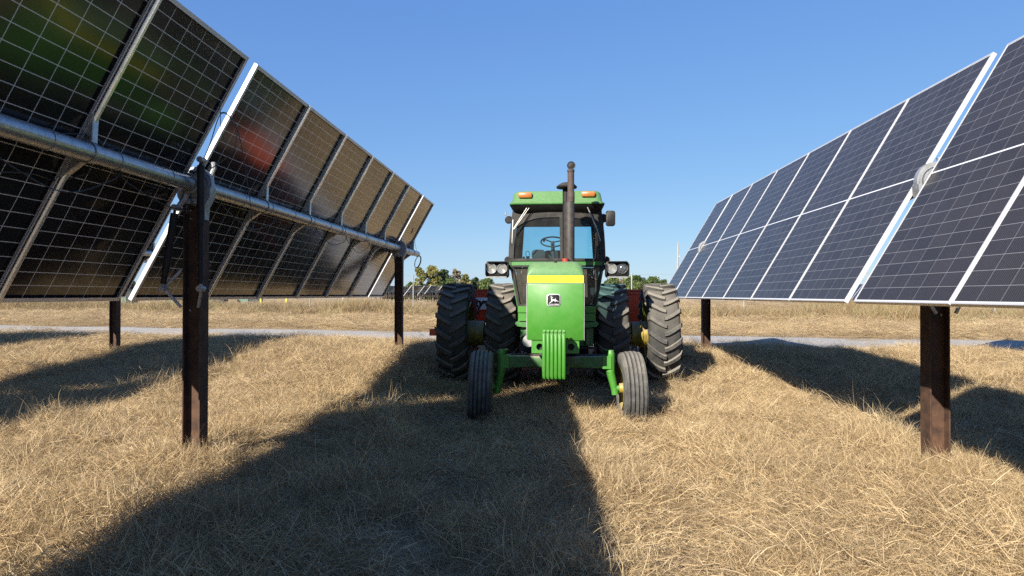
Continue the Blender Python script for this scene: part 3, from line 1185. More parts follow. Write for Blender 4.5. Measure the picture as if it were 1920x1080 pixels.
m.tube([(.10, -.10, 1.0), (.22, .05, .82), (.30, .30, .66)], .022, 8)
m.tube([(.13, -.12, 1.0), (.26, .05, .84), (.36, .30, .70)], .008, 6)
m.build('steering_linkage', M['black'], TRX)

# engine and transmission core, with an added dark sheet at the back
m = MB()
m.bx(-.22, .22, .55, 3.3, .62, 1.10)
m.bx(-.30, .30, 2.4, 3.5, .60, 1.20)
m.rbox((-.40, 1.55, .86), (.20, .5, .24), .07, 4, 'y')
m.bx(-.27, .27, .20, 1.6, 1.04, 1.20)
m.bx(-.52, .52, 3.55, 3.62, .30, 1.15)  # dark sheet added so the space beneath the tractor stays black
m.bx(-.24, .24, 1.2, 3.55, .45, .62)
m.build('engine', M['interior'], TRX)
m = MB()
m.cyl((-.36, .7, .93), (-.36, 1.2, .93), .075, n=20)
m.build('oil_filter', M['greymetal'], TRX)

# cab base panels
yc = Fy(9.72)
for sx in (-1, 1):
    m = MB()
    x0, x1 = sx * .285, sx * .555
    m.bx(x0, x1, yc, yc + .6, 1.275, 1.365)
    m.bx(x0, x1 - sx * .005, yc + .004, yc + .6, 1.155, 1.265)
    m.build('side_panel', M['green'], TRX)
    m = MB()
    poly = [(sx * .28, 1.14), (sx * .58, 1.14), (sx * .595, 1.115), (sx * .56, 1.08), (sx * .28, 1.055)]
    m.prism(poly, yc - .06, yc + .5)
    m.build('ledge', M['green_cab'], TRX)
    m = MB()
    m.bx(sx * .30, sx * .52, yc + .02, yc + .55, .80, 1.05)
    m.rbox((sx * .43, yc - .02, .92), (.05, .05, .22), .01, 2, 'z')
    m.build('battery_box', M['green_dark'], TRX)
m = MB()
m.bx(.28, .56, yc - .12, yc + .1, .77, .785)
m.bx(.40, .42, yc - .05, yc - .03, .50, .77)
m.build('step', M['black'], TRX)

# ---- cab
cyf, cyb = Fy(9.95), Fy(11.45)
Zb, Zm, Zt = 1.36, 2.03, 2.73
Wb, Wm, Wt = .550, .668, .602
cab = None


def post(p, q, w, d, name, mat, parent, curve=0):
    m = MB()
    p, q = Vector(p), Vector(q)
    n = 6
    rings = []
    for k in range(n + 1):
        t = k / n
        c = p.lerp(q, t)
        c.x += curve * sin(pi * t)
        rings.append([c + Vector((a * w / 2, b * d / 2, 0)) for a, b in ((-1, -1), (1, -1), (1, 1), (-1, 1))])
    m.loft(rings)
    return m.build(name, mat, parent, 50)


# cab body: belt line, floor, rear wall
m = MB()
m.bx(-.54, .54, cyf, cyb, 1.28, 1.355)
m.bx(-.60, .60, cyb - .05, cyb, 1.36, 1.98)                    # rear wall below the window
cab = m.build('cab', M['interior'], TRX)
for sx in (-1, 1):
    post((sx * Wm, cyf, Zm + .03), (sx * (Wt + .005), cyf + .03, Zt + .06), .075, .07, 'pillar', M['blackframe'], cab, sx * .012)
    post((sx * (Wb), cyf - .01, Zb), (sx * (Wm - .005), cyf, Zm - .02), .035, .05, 'pillar', M['blackframe'], cab)
    post((sx * (Wm - .01), cyb, Zm - .1), (sx * (Wt + .0), cyb - .03, Zt + .03), .10, .09, 'pillar', M['blackframe'], cab)
    post((sx * Wb, cyb, Zb), (sx * (Wm - .01), cyb, Zm - .1), .08, .08, 'pillar', M['blackframe'], cab)
    post((sx * (Wm + .0), (cyf + cyb) / 2 + .1, Zm), (sx * (Wt + .0), (cyf + cyb) / 2 + .1, Zt), .05, .07, 'pillar', M['blackframe'], cab)
    m = MB()
    m.tube([(sx * (Wm + .005), cyf, Zm), (sx * (Wm + .005), cyb, Zm)], .03, 8)
    m.tube([(sx * (Wt + .0), cyf + .03, Zt + .03), (sx * (Wt + .0), cyb - .03, Zt + .03)], .035, 8)
    m.tube([(sx * (Wb), cyf, Zb), (sx * (Wb), cyb, Zb)], .025, 8)
    m.build('side_rail', M['blackframe'], cab)
    m = MB()
    m.add([(sx * (Wm + .01), cyf + .04, Zm), (sx * (Wm + .01), cyb - .04, Zm), (sx * Wt, cyb - .06, Zt), (sx * Wt, cyf + .06, Zt)], [(0, 1, 2, 3)])
    m.add([(sx * (Wb), cyf + .03, Zb), (sx * (Wb), cyb - .04, Zb), (sx * (Wm - .0), cyb - .06, Zm - .03), (sx * (Wm - .0), cyf + .03, Zm - .03)], [(0, 1, 2, 3)])
    m.build('side_window', M['glass'], cab)
    # green piping on the lower glass edge
    m = MB()
    m.tube([(sx * (Wb + .022), cyf - .03, Zb), (sx * (Wm + .018), cyf - .02, Zm - .04)], .007, 6)
    m.build('edge_trim', M['green_cab'], cab)
# bowed belt: black bar, green band, black bar


def bow(z, bulge, half, n=18, y0_=None):
    y0_ = cyf if y0_ is None else y0_
    return [Vector((half * (2 * k / n - 1), y0_ - bulge * (1 - (2 * k / n - 1) ** 2), z)) for k in range(n + 1)]


def band(m, z0_, z1_, half0, half1, bulge, th, y0_=None):
    a, b = bow(z0_, bulge, half0, y0_=y0_), bow(z1_, bulge, half1, y0_=y0_)
    off = Vector((0, -th, 0))
    rings = [[p, q, q + off, p + off] for p, q in zip(a, b)]
    m.loft(rings)


m = MB()
band(m, Zm - .01, Zm + .025, Wm + .02, Wm + .02, .10, .035)
band(m, Zm - .10, Zm - .072, Wm + .012, Wm + .016, .10, .03)
m.build('belt_rail', M['blackframe'], cab, 60)
m = MB()
band(m, Zm - .075, Zm - .006, Wm + .018, Wm + .02, .10, .018)
m.build('belt_panel', M['green_cab'], cab, 60)
m = MB()
band(m, Zb - .005, Zb + .03, Wb + .01, Wb + .01, .06, .03)
m.build('sill', M['blackframe'], cab, 60)
# arched header above the windscreen
m = MB()
n = 18
rings = []
for k in range(n + 1):
    s_ = 2 * k / n - 1
    zlow = Zt - .075 - .14 * abs(s_) ** 3.2
    y_ = cyf - .02 - .05 * (1 - s_ * s_)
    x = s_ * (Wt - .01)
    rings.append([Vector((x, y_, zlow)), Vector((x, y_, Zt + .06)), Vector((x, y_ + .03, Zt + .06)), Vector((x, y_ + .03, zlow))])
m.loft(rings)
m.build('header', M['blackframe'], cab, 60)
post((.075, cyf - .085, Zm), (.062, cyf - .06, Zt - .04), .05, .03, 'windscreen_bar', M['blackframe'], cab)
# glass
m = MB()
a, b = bow(Zm + .02, .10, Wm - .02), bow(Zt, .055, Wt - .02, y0_=cyf + .01)
m.add(a + b, [(i, i + 1, 20 + i, 19 + i) for i in range(18)])
m.build('windscreen', M['glass'], cab, 60)
m = MB()
a, b = bow(Zb + .02, .06, Wb - .01), bow(Zm - .09, .09, Wm - .02)
m.add(a + b, [(i, i + 1, 20 + i, 19 + i) for i in range(18)])
m.build('lower_window', M['glass_low'], cab, 60)
m = MB()
m.add([(-.60, cyb - .01, 1.98), (.60, cyb - .01, 1.98), (.57, cyb - .01, Zt), (-.57, cyb - .01, Zt)], [(0, 1, 2, 3)])
m.build('rear_window', M['glass'], cab)
m = MB()
m.bx(-.58, .58, cyf + .08, cyb - .02, Zt - .01, Zt + .05)
m.bx(-.56, .56, cyf + .55, cyf + .60, Zt - .12, Zt - .01)
m.bx(-.60, .60, cyb - .03, cyb, Zt - .06, Zt + .03)
m.build('headliner', M['interior'], cab)
# roof: black under-shell and green cap


def rrect(w, y0_, y1_, z, r=.10, n=5, bulge=0):
    pts = []
    cx_, cy_ = w - r, (y1_ - y0_) / 2 - r
    ym = (y0_ + y1_) / 2
    for a, b, t0 in ((1, 1, 0), (-1, 1, 90), (-1, -1, 180), (1, -1, 270)):
        for k in range(n + 1):
            t = R(t0 + 90 * k / n)
            x, y_ = a * cx_ + r * cos(t), ym + b * cy_ + r * sin(t)
            pts.append(Vector((x, y_, z)))
    # crown: raise the middle by subdividing is not needed, ends are flat enough
    return pts


def roof_rings(spec):
    return [rrect(*s_) for s_ in spec]


m = MB()
m.loft(roof_rings([(.575, cyf - .02, cyb + .02, 2.705, .10), (.625, cyf - .08, cyb + .05, 2.735, .10), (.672, cyf - .19, cyb + .10, 2.81, .12), (.678, cyf - .20, cyb + .10, 2.828, .12)]))
rf = m.build('roof_shell', M['black'], cab, 50)
m = MB()
m.loft(roof_rings([(.685, cyf - .21, cyb + .11, 2.829, .12), (.688, cyf - .213, cyb + .112, 2.845, .12), (.655, cyf - .165, cyb + .08, 2.880, .12),
                   (.630, cyf - .14, cyb + .05, 3.000, .12), (.600, cyf - .11, cyb + .02, 3.028, .12), (.50, cyf + .02, cyb - .10, 3.040, .12)]))
rc = m.build('roof', M['green_cab'], cab, 50)
for px0, px1, py0, py1 in ((972, 997.5, 361, 371), (1090, 1115.5, 359.5, 369)):
    m = MB()
    a, b = at(px0, py0, 9.79), at(px1, py1, 9.79)
    c = Vector(((a.x + b.x) / 2 - TRX.location.x - .03, Fy(9.79), (a.z + b.z) / 2 + .01))
    m.rbox(c, (abs(b.x - a.x), .05, abs(a.z - b.z)), .02, 3, 'y')
    m.build('amber_light', M['amber'], cab, 50)
# wipers
m = MB()
lx = lambda px, py, D: at(px, py, D) - Vector((TRX.location.x + (D - 8.08) * .018, 8.08, 0))
m.tube([lx(992, 382, 9.80), lx(961, 430, 9.84)], .007, 6)
m.tube([lx(996, 383, 9.80), lx(964, 428, 9.84)], .005, 6)
m.build('wiper', M['greymetal'], cab)
m = MB()
m.tube([lx(1101, 386, 9.80), lx(1120, 430, 9.84)], .009, 6)
m.tube([lx(1117, 420, 9.84), lx(1126, 451, 9.84)], .006, 6)
m.build('wiper', M['greymetal'], cab)
# steering wheel, column, console, seat
m = MB()
sc = lx(1036, 452, 10.35)
ring = []
for k in range(33):
    t = 2 * pi * k / 32
    ring.append(sc + Vector((.175 * cos(t), .15 * sin(t), .085 * sin(t))))
m.tube(ring, .012, 8)
m.tube([sc, sc + Vector((.02, -.10, -.35))], [.028, .03], 10)
for t in (.3, 2.5, 4.6):
    m.tube([sc - Vector((0, 0, .01)), sc + Vector((.175 * cos(t), .15 * sin(t), .085 * sin(t)))], .009, 6)
m.cyl(sc + Vector((-.13, .0, .0)), sc + Vector((-.13, 0, .05)), .018, n=10)
m.build('steering_wheel', M['interior'], cab, 50)
m = MB()
c = lx(1010, 477, 10.4)
m.rbox(c, (.21, .12, .16), .06, 5, 'y')
c = lx(1035, 479, 10.6)
m.rbox(c, (.24, .14, .17), .05, 5, 'y')
m.bx(-.5, -.28, cyf + .1, cyf + .35, 1.5, 2.02)
m.tube(spline([lx(987, 484, 10.3), lx(986, 472, 10.3), lx(991, 470, 10.3), lx(993, 478, 10.3), lx(991, 484, 10.3)]), .004, 6)
m.cyl(lx(982, 485, 10.3), lx(982, 480, 10.3), .018, n=10)
m.cyl(lx(990, 485, 10.3), lx(990, 479, 10.3), .022, n=10)
m.build('console', M['interior'], cab, 50)
m = MB()
m.rbox((.02, cyb - .62, 1.85), (.50, .48, .14), .05, 4, 'y')
m.rbox((.02, cyb - .34, 2.06), (.46, .12, .38), .06, 4, 'y')
m.build('seat', M['seat'], cab, 50)
# orange warning triangle inside the lower glass
m = MB()
a, b, c = lx(960, 510, 10.4), lx(962, 527, 10.4), lx(973, 519, 10.4)
m.prism([(a.x, a.z), (b.x, b.z), (c.x, c.z)], a.y, a.y + .006)
m.build('warning_triangle', worn('orange_red', (.6, .1, .04), (.5, .09, .04), .5), cab, 0)

# exhaust stack, intake with its rain cap
ex = lx(1068.5, 480, 9.1)
zb_, zt_ = 1.88, lx(1068, 377, 9.1).z
m = MB()
m.lathe([(0, .0), (0, .058), (.02, .062), (zt_ - zb_ - .02, .062), (zt_ - zb_, .050), (zt_ - zb_, .0)], (ex.x, ex.y, zb_), 'z', 28)
exo = m.build('exhaust', M['exhaust'], TRX, 50)
zp = lx(1071, 317, 9.1).z
m = MB()
m.lathe([(0, .0), (0, .051), (.13, .050), (.14, .044), (zp - zt_ - .03, .044), (zp - zt_ - .028, .049), (zp - zt_, .049), (zp - zt_, .04), (zp - zt_ - .1, .036)], (ex.x + .012, ex.y, zt_), 'z', 28)
m.build('pipe', M['exhaust_rust'], exo, 50)
m = MB()
cf = lx(1071, 309, 9.1)
m.lathe([(-.006, 0), (-.006, .05), (-.002, .056), (.004, .05), (.006, 0)], cf, 'y', 24)
m.lathe([(-.010, .044), (-.012, .052), (-.006, .054)], cf, 'y', 24)
m.cyl(cf + Vector((0, 0, -.055)), cf + Vector((0, .0, -.075)), .012, n=8)
m.build('flap', M['black'], exo, 50)
ix = lx(1061, 480, 9.25)
zc_ = lx(1062, 349, 9.25).z
m = MB()
m.lathe([(0, .045), (zc_ - 1.88 - .03, .045)], (ix.x, ix.y, 1.88), 'z', 24)
m.lathe([(0, .05), (.01, .135), (.03, .142), (.035, .135), (.06, .11), (.085, .06), (.095, 0)], (ix.x + .01, ix.y, zc_ - .03), 'z', 32)
m.build('air_intake', M['black'], TRX, 50)
m = MB()
rc0 = lx(1060, 486, 9.0)
m.cyl(rc0 - Vector((0, 0, .03)), rc0 + Vector((0, 0, .018)), .045, n=20)
m.build('filler_cap', M['redpaint'], TRX, 50)

# fender-mounted lamp boxes
for sx in (-1, 1):
    m = MB()
    x0, x1 = sx * .70, sx * 1.035
    c = Vector(((x0 + x1) / 2, Fy(9.86), 1.895))
    m.rbox(c + Vector((0, .09, 0)), (.335, .16, .235), .04, 3, 'y')
    # open hood lips
    for zz in (.112, -.112):
        m.bx(min(x0, x1) + .03, max(x0, x1) - .03, Fy(9.80), Fy(9.87), c.z + zz - .006, c.z + zz + .006)
    for s2 in (-1, 1):
        m.bx(c.x + s2 * .162 - .006, c.x + s2 * .162 + .006, Fy(9.80), Fy(9.87), c.z - .08, c.z + .08)
    m.tube([(sx * .70, Fy(10.0), 1.95), (sx * .66, Fy(10.1), 1.90)], .03, 8)
    lb = m.build('lamp_box', M['black'], TRX, 50)
    m = MB()
    m.bx(min(x0, x1) + .025, max(x0, x1) - .025, Fy(9.795), Fy(9.80), c.z - .118, c.z - .104)
    m.build('trim', M['greymetal'], lb)
    for dx in (-.078, .075):
        m = MB()
        hc = c + Vector((dx, 0, .012))
        m.lathe([(.01, .073), (-.012, .073), (-.012, .064), (.0, .06), (.01, .0)], hc, 'y', 24)
        lh = m.build('headlight', M['chrome'] if not (sx > 0 and dx > 0) else M['lampdark'], lb, 50)
        m = MB()
        m.lathe([(-.004, .06), (-.016, .045), (-.022, .02), (-.024, 0)], hc, 'y', 24)
        m.build('lens', glass('lamp_lens', (.9, .9, .88), .25) if sx < 0 or dx < 0 else M['lampdark'], lh, 60)
    m = MB()
    m.cyl((sx * .72, Fy(10.02), 2.04), (sx * .72, Fy(10.10), 2.04), .055, .045, n=16)
    m.build('work_lamp', M['black'], TRX, 50)
# mirrors and small lamps
m = MB()
mc = lx(1144.5, 408.5, 9.95)
m.rbox(mc, (.135, .05, .225), .035, 4, 'y')
m.rbox(mc + Vector((-.10, .05, .01)), (.07, .09, .12), .03, 3, 'y')
m.tube([mc + Vector((-.02, .04, -.02)), lx(1131, 415, 10.05), lx(1128, 424, 10.1)], .014, 8)
m.tube([mc + Vector((-.02, .04, .03)), lx(1130, 402, 10.05)], .014, 8)
m.build('mirror', M['black'], TRX, 50)
m = MB()
lc_ = lx(954, 411, 10.0)
m.lathe([(-.03, .0), (-.03, .045), (-.01, .058), (.03, .05), (.06, .0)], lc_, 'y', 20)
m.build('work_lamp', M['black'], TRX, 50)
m = MB()
m.tube([lx(962, 404, 9.95), lx(961, 428, 9.93), lx(960, 455, 9.93)], .007, 6)
m.tube([lx(944, 402, 9.95), lx(948, 401, 9.95), lx(952, 403, 9.95), lx(962, 403.5, 9.95)], .005, 6)
m.cyl(lx(948, 401, 9.95), lx(948, 396, 9.95), .01, n=8)
m.build('hand_rail', M['greymetal'], TRX)

# ------------------------------------------------------------------ seed drill behind the tractor
DY = 12.6
dg0 = float(gz(0.2, DY))
DR = empty('seed_drill', (.20, DY, dg0))
tag(DR, 'red seed drill with long hopper box standing behind the tractor', 'seed drill')
zt_ = 1.59 - dg0
m = MB()
m.prism([(0, zt_), (0, zt_ - .33), (.16, zt_ - .60), (.5, zt_ - .60), (.60, zt_ - .30), (.60, zt_)], -2.0, 2.0, 'x')
hp = m.build('hopper', M['red_drill'], DR)
m = MB()
m.bx(-2.02, 2.02, -.03, .62, zt_ + .003, zt_ + .03)
m.bx(-2.0, 2.0, -.025, -.003, zt_ - .05, zt_ - .02)
m.build('lid', M['red_drill'], hp)
m = MB()
m.bx(-2.38, 1.75, -.25, -.13, .60, .72)
m.bx(-1.9, 1.75, .7, .82, .60, .72)
for x in (-1.7, -.85, 0, .85, 1.65):
    m.bx(x - .05, x + .05, -.129, .699, .62, .70)
    m.bx(x - .04, x + .04, .1, .2, .701, zt_ - .60)
m.bx(-.09, .09, -1.2, -.251, .62, .71)
m.build('frame', M['red_drill'], DR)
for x in np.arange(-1.9, 1.95, .3):
    m = MB()
    m.lathe([(-.006, .0), (-.004, .17), (.004, .17), (.006, 0)], (x, .35, .15), 'x', 20)
    m.tube([(x + .03, .1, .62), (x + .03, .35, .16)], .018, 6)
    m.tube([(x, .35, zt_ - .60), (x + .02, .42, .5), (x + .02, .45, .2)], .02, 6)
    m.build('disc_opener', M['greymetal'], DR)
for sx in (-1, 1):
    m = MB()
    m.lathe([(-.09, .18), (-.10, .30), (-.06, .33), (.06, .33), (.10, .30), (.09, .18), (.0, .16), (0, 0)], (sx * 2.15, .3, .33), 'x', 32)
    m.build('wheel', M['rubber_rear'], DR, 50)
m = MB()
sp0, sp1 = at(884, 558, DY - .03), at(916.5, 580.5, DY - .03)
sc_ = Vector(((sp0.x + sp1.x) / 2 - DR.location.x, -.014, (sp0.z + sp1.z) / 2 - dg0))
m.rbox(sc_, (abs(sp1.x - sp0.x), .018, abs(sp0.z - sp1.z)), .05, 4, 'y')
sg = m.build('sign', M['white'], DR, 40)
tc = at(902, 568, DY - .03)
text_mesh('lettering', 'tye', .235, M['blackink'], sg, Matrix.Translation((tc.x - DR.location.x - .0, -.027, tc.z - dg0)) @ Matrix.Rotation(R(90), 4, 'X'), .002, .25, .010, .88)
m = MB()
for px, py in ((1179, 610), (1184, 628), (1180, 640), (1186, 650)):
    c = at(px, py, 11.9) - Vector((DR.location.x, DY, dg0))
    m.rbox(c, (.04, .05, .12), .012, 2, 'z')
m.tube([at(1183, 604, 12.2) - Vector((DR.location.x, DY, dg0)), at(1181, 660, 11.8) - Vector((DR.location.x, DY, dg0))], .012, 6)
for px in (918, 926):
    m.tube([at(px - 30, 640, 11.9) - Vector((DR.location.x, DY, dg0)), at(px - 34, 668, 11.8) - Vector((DR.location.x, DY, dg0))], .015, 6)
m.build('hitch', M['greymetal'], DR)

# ------------------------------------------------------------------ fence
FZ = lambda x: 40 - .24 * x
fx = [-64, -56, -47.6, -39.5, -31.5, -23.4, -15.6, -8.43, -1.9, 4.66, 10.54, 16.4, 21.9, 28, 34, 40]
FN = empty('wire_fence', (0, 40, .26))
tag(FN, 'tall woven wire fence on thin metal posts across the far side of the field', 'fence')
for x in fx:
    m = MB()
    g0 = float(gz(x, FZ(x))) - .26
    m.cyl((x, FZ(x) - 40, g0 - .3), (x + random.uniform(-.03, .03), FZ(x) - 40, g0 + 2.45), .036, n=8)
    m.build('post', M['wire'], FN)
m = MB()
for z in (2.42, 2.05, 1.8, 1.5, 1.2, .9, .6, .35):
    for a, b in zip(fx[:-1], fx[1:]):
        m.tube([(a, FZ(a) - 40.05, z), ((a + b) / 2, (FZ(a) + FZ(b)) / 2 - 40.05, z - .015), (b, FZ(b) - 40.05, z)], .0032, 3)
x = -60
while x < 40:
    m.tube([(x, FZ(x) - 40.05, .1), (x, FZ(x) - 40.05, 2.05)], .0022, 3)
    x += .32
m.build('mesh', M['wire'], FN, 0)

# ------------------------------------------------------------------ far structures
m = MB()
a = at(1271.5, 457, 95); b = at(1268.5, 551, 95)
b.z = .2
m.cyl(b, a, .16, .11, n=12)
m.cyl(a, a + Vector((.12, 0, .25)), .03, n=6)
m.bx(a.x - .06, a.x + .16, a.y - .25, a.y - .12, a.z - 1.9, a.z - 1.65)
tag(m.build('utility_pole', M['wood']), 'weathered utility pole rising beyond the panels past the far tree line', 'utility pole')


def transformer(px0, px1, pxs, D, label, hgt=1.75):
    a, b, c = at(px0, 560, D), at(px1, 560, D), at(pxs, 560, D)
    r = empty('transformer', (a.x, D, .25))
    tag(r, label, 'transformer', 'green transformer cabinets beyond the fence')
    w = b.x - a.x
    w2 = c.x - b.x
    m = MB()
    m.rbox((w / 2, .7, hgt / 2), (w, 1.4, hgt), .05, 2, 'y')
    m.bx(-.05, w + .05, -.05, 1.5, 0, .1)
    body = m.build('cabinet', M['transgreen'], r)
    m = MB()
    m.bx(w * .49, w * .51, -.02, -.001, .2, hgt - .2)
    m.bx(w * .1, w * .42, -.015, -.001, hgt * .6, hgt * .75)
    m.build('door', M['transgreen'], body)
    if w2 > .1:
        m = MB()
        k = 0
        while k < 10:
            x = w + w2 * k / 10
            m.bx(x, x + w2 * .055, .05, 1.1, .12, hgt * .9)
            k += 1
        m.bx(w, w + w2, .2, .9, .2, hgt * .8)
        m.build('radiator', M['transdark'], r)


transformer(389, 398, 420, 72, 'green transformer cabinet with dark fins beside the rusty near post')
transformer(445, 465, 486, 74, 'wider green transformer cabinet with dark fins next to the yellow bollard')
transformer(314, 334, 334, 76, 'plain green cabinet showing under the dark panels behind the damper')
transformer(228, 236, 247, 70, 'dark finned cabinet seen through the gap between the dark panels')
for px, py, D, lb in ((489, 577, 63, 'thick yellow bollard beside the green cabinet'), (537, 574.5, 68, 'slimmer yellow bollard standing alone in the field'), (252, 567, 82, 'small yellow bollard below the gap between the dark panels')):
    p = at(px, py, D)
    m = MB()
    g0 = .25
    m.lathe([(0, .0), (0, .085), (1.15, .085), (1.2, .06), (1.215, 0)], (p.x, p.y, g0), 'z', 16)
    tag(m.build('bollard', M['bollard'], None, 50), lb, 'bollard', 'yellow bollards by the transformers')
p = at(643, 567, 88)
m = MB()
m.cyl((p.x, p.y, .2), (p.x, p.y, 1.3), .075, n=10)
m.lathe([(0, .09), (.05, .09), (.09, 0)], (p.x, p.y, 1.28), 'z', 10)
tag(m.build('marker_post', M['white']), 'short white marker post in the field below the dark panels', 'marker post')


# distant tracker rows past the fence
def distant_tracker(x, y, n, label, group):
    r = empty('distant_solar_tracker', (x, y, .25))
    tag(r, label, 'solar tracker', group)
    th = R(52)
    m = MB(); fr_ = MB()
    for k in range(n):
        c = Vector((0, k * 1.33, 1.75))
        Mx = Matrix(((0, cos(th), -sin(th)), (1, 0, 0), (0, sin(th), cos(th))))
        m.box(c, (1.28, 2.3, .02), Mx)
        for s_ in (-1, 1):
            fr_.box(c + Vector((0, s_ * .64, 0)), (.035, 2.36, .05), Mx)
    m.build('solar_panel', M['pv_far'], r)
    fr_.build('frame', M['alu'], r)
    m = MB()
    m.cyl((.1, -.5, 1.68), (.1, n * 1.33, 1.68), .07, n=8)
    m.build('torque_tube', M['galv'], r)
    for yy in (0, n * 1.33 * .5, n * 1.33 - .6):
        m = MB()
        m.bx(.03, .17, yy - .07, yy + .07, -.3, 1.6)
        m.build('post', M['rust'], r)


t = NT('distant_panel_glass')
t.set(Base_Color=(.02, .024, .04), Roughness=.3)
M['pv_far'] = t.mat
places = [(704, 118), (716, 104), (727, 126), (741, 110), (752, 122), (765, 100), (777, 128), (789, 112), (801, 104), (812, 120), (822, 108), (845, 118), (1602, 90), (1612, 100), (1622, 84), (1148, 118), (232, 96)]
words = ['outermost by the far post', 'beside the rusty far post', 'seen just past the tractor row end', 'below the pale low trees', 'between the fence post and the field edge',
         'right behind the tall fence post', 'below the slender yellow tree', 'under the tall yellow-green tree', 'beneath the dark green tree', 'close to the big dual tyre',
         'partly hidden by the big dual tyre', 'behind the tractor tyres', 'seen low through the bright panel gap', 'second in the bright panel gap', 'nearest in the bright panel gap', 'beneath the trees by the cab lamps', 'seen through the dark panel gap']
for (px, D), wd in zip(places, words):
    p = at(px, 552, D)
    distant_tracker(p.x, D, 5, 'distant panel row end beyond the fence, ' + wd, 'far rows of panels beyond the fence')


# ------------------------------------------------------------------ trees
def leaf_mat(name, c1, c2, c3):
    t = NT(name)
    at_ = t.n('ShaderNodeAttribute')
    at_.attribute_name = 'rnd'
    c = t.ramp(at_.outputs['Fac'], [(0., c1), (.5, c2), (1., c3)])
    t.set(Base_Color=c, Roughness=.7, Specular_IOR_Level=.2)
    tl = t.n('ShaderNodeBsdfTranslucent')
    t.l(c, tl.inputs[0])
    mx = t.n('ShaderNodeMixShader')
    mx.inputs[0].default_value = .3
    t.l(t.b.outputs[0], mx.inputs[1]); t.l(tl.outputs[0], mx.inputs[2])
    t.l(mx.outputs[0], t.out.inputs[0])
    return t.mat


LM = {
    'yellow': leaf_mat('yellow_green_leaves', (.08, .10, .03), (.21, .20, .06), (.33, .28, .10)),
    'green': leaf_mat('green_leaves', (.03, .06, .02), (.09, .13, .035), (.17, .20, .06)),
    'dark': leaf_mat('dark_green_leaves', (.02, .04, .018), (.05, .08, .03), (.10, .13, .05)),
    'grey': leaf_mat('sparse_tan_leaves', (.12, .11, .07), (.24, .20, .13), (.34, .29, .19)),
}
M['bark'] = worn('tree_bark', (.10, .085, .07), (.16, .14, .12), .9, 0, 3)


def quads_mesh(name, P, T, B, rnd, mat):
    """P centres, T/B half vectors -> one quad each"""
    n = len(P)
    V = np.stack([P - T - B, P + T - B, P + T + B, P - T + B], 1).reshape(-1, 3)
    me = bpy.data.meshes.new(name)
    me.vertices.add(4 * n)
    me.vertices.foreach_set('co', V.ravel())
    me.loops.add(4 * n)
    me.polygons.add(n)
    me.loops.foreach_set('vertex_index', np.arange(4 * n, dtype=np.int32))
    me.polygons.foreach_set('loop_start', np.arange(0, 4 * n, 4, dtype=np.int32))
    a = me.attributes.new('rnd', 'FLOAT', 'FACE')
    a.data.foreach_set('value', rnd.astype(np.float32))
    me.update(calc_edges=True)
    me.materials.append(mat)
    return me


def tree(px, ytop, wpx, D, kind, label, sparse=1.0, ybase_frac=.25, group='trees on the horizon', lobes=24):
    top = at(px, ytop, D)
    g0 = .2
    Ht = top.z - g0
    W = wpx * D / FPX / 2 * 1.18
    r = empty('tree', (top.x, D, g0))
    tag(r, label, 'tree', group)
    m = MB()
    lean = random.uniform(-.04, .04) * Ht
    tr = [Vector((0, 0, -.3)), Vector((lean * .3, 0, Ht * .3)), Vector((lean * .7, .1, Ht * .6)), Vector((lean, 0, Ht * .88))]
    m.tube(tr, [Ht * .022, Ht * .017, Ht * .010, Ht * .004], 7)
    P, rn, sz = [], [], []
    for k in range(lobes):
        zf = ybase_frac + (1 - ybase_frac) * ((k + random.random()) / lobes)
        prof = sin(pi * min(1, max(.08, (zf - ybase_frac) / (1 - ybase_frac) * .86 + .14))) ** .7
        ang = random.uniform(0, 2 * pi)
        rad = W * prof * random.uniform(.2, 1.0)
        c = np.array([lean * zf + rad * cos(ang), rad * sin(ang), Ht * zf * .95])
        z_att = Ht * max(.2, zf * .75)
        q = Vector(c)
        base = Vector((lean * zf * .7, 0, z_att))
        m.tube([base, (base + q) / 2 + Vector((0, 0, Ht * .02)), q], [Ht * .008, Ht * .005, Ht * .002], 5)
        lr = W * random.uniform(.36, .62) * (.5 + .5 * prof)
        nn = int(150 * sparse * random.uniform(.6, 1.3))
        d = rng.normal(size=(nn, 3))
        d /= np.linalg.norm(d, axis=1)[:, None]
        rr_ = lr * rng.uniform(.25, 1.08, nn)[:, None]
        pts = c + d * rr_ * np.array([1, 1, .78])
        P.append(pts)
        tone = random.uniform(.15, .85)
        rn.append(np.clip(tone + rng.normal(0, .18, nn), 0, 1))
        sz.append(np.full(nn, 1.))
    m.build('trunk', M['bark'], r, 60)
    P = np.concatenate(P); rn = np.concatenate(rn)
    P[:, 2] = np.minimum(P[:, 2], Ht * 1.02)
    n = len(P)
    T = rng.normal(size=(n, 3)); T /= np.linalg.norm(T, axis=1)[:, None]
    B = np.cross(T, rng.normal(size=(n, 3))); B /= np.linalg.norm(B, axis=1)[:, None]
    s_ = D / 160 * rng.uniform(.09, .21, n)[:, None]
    me = quads_mesh('crown', P, T * s_, B * s_ * .8, rn, LM[kind])
    o = bpy.data.objects.new('crown', me)
    C.objects.link(o)
    o.parent = r


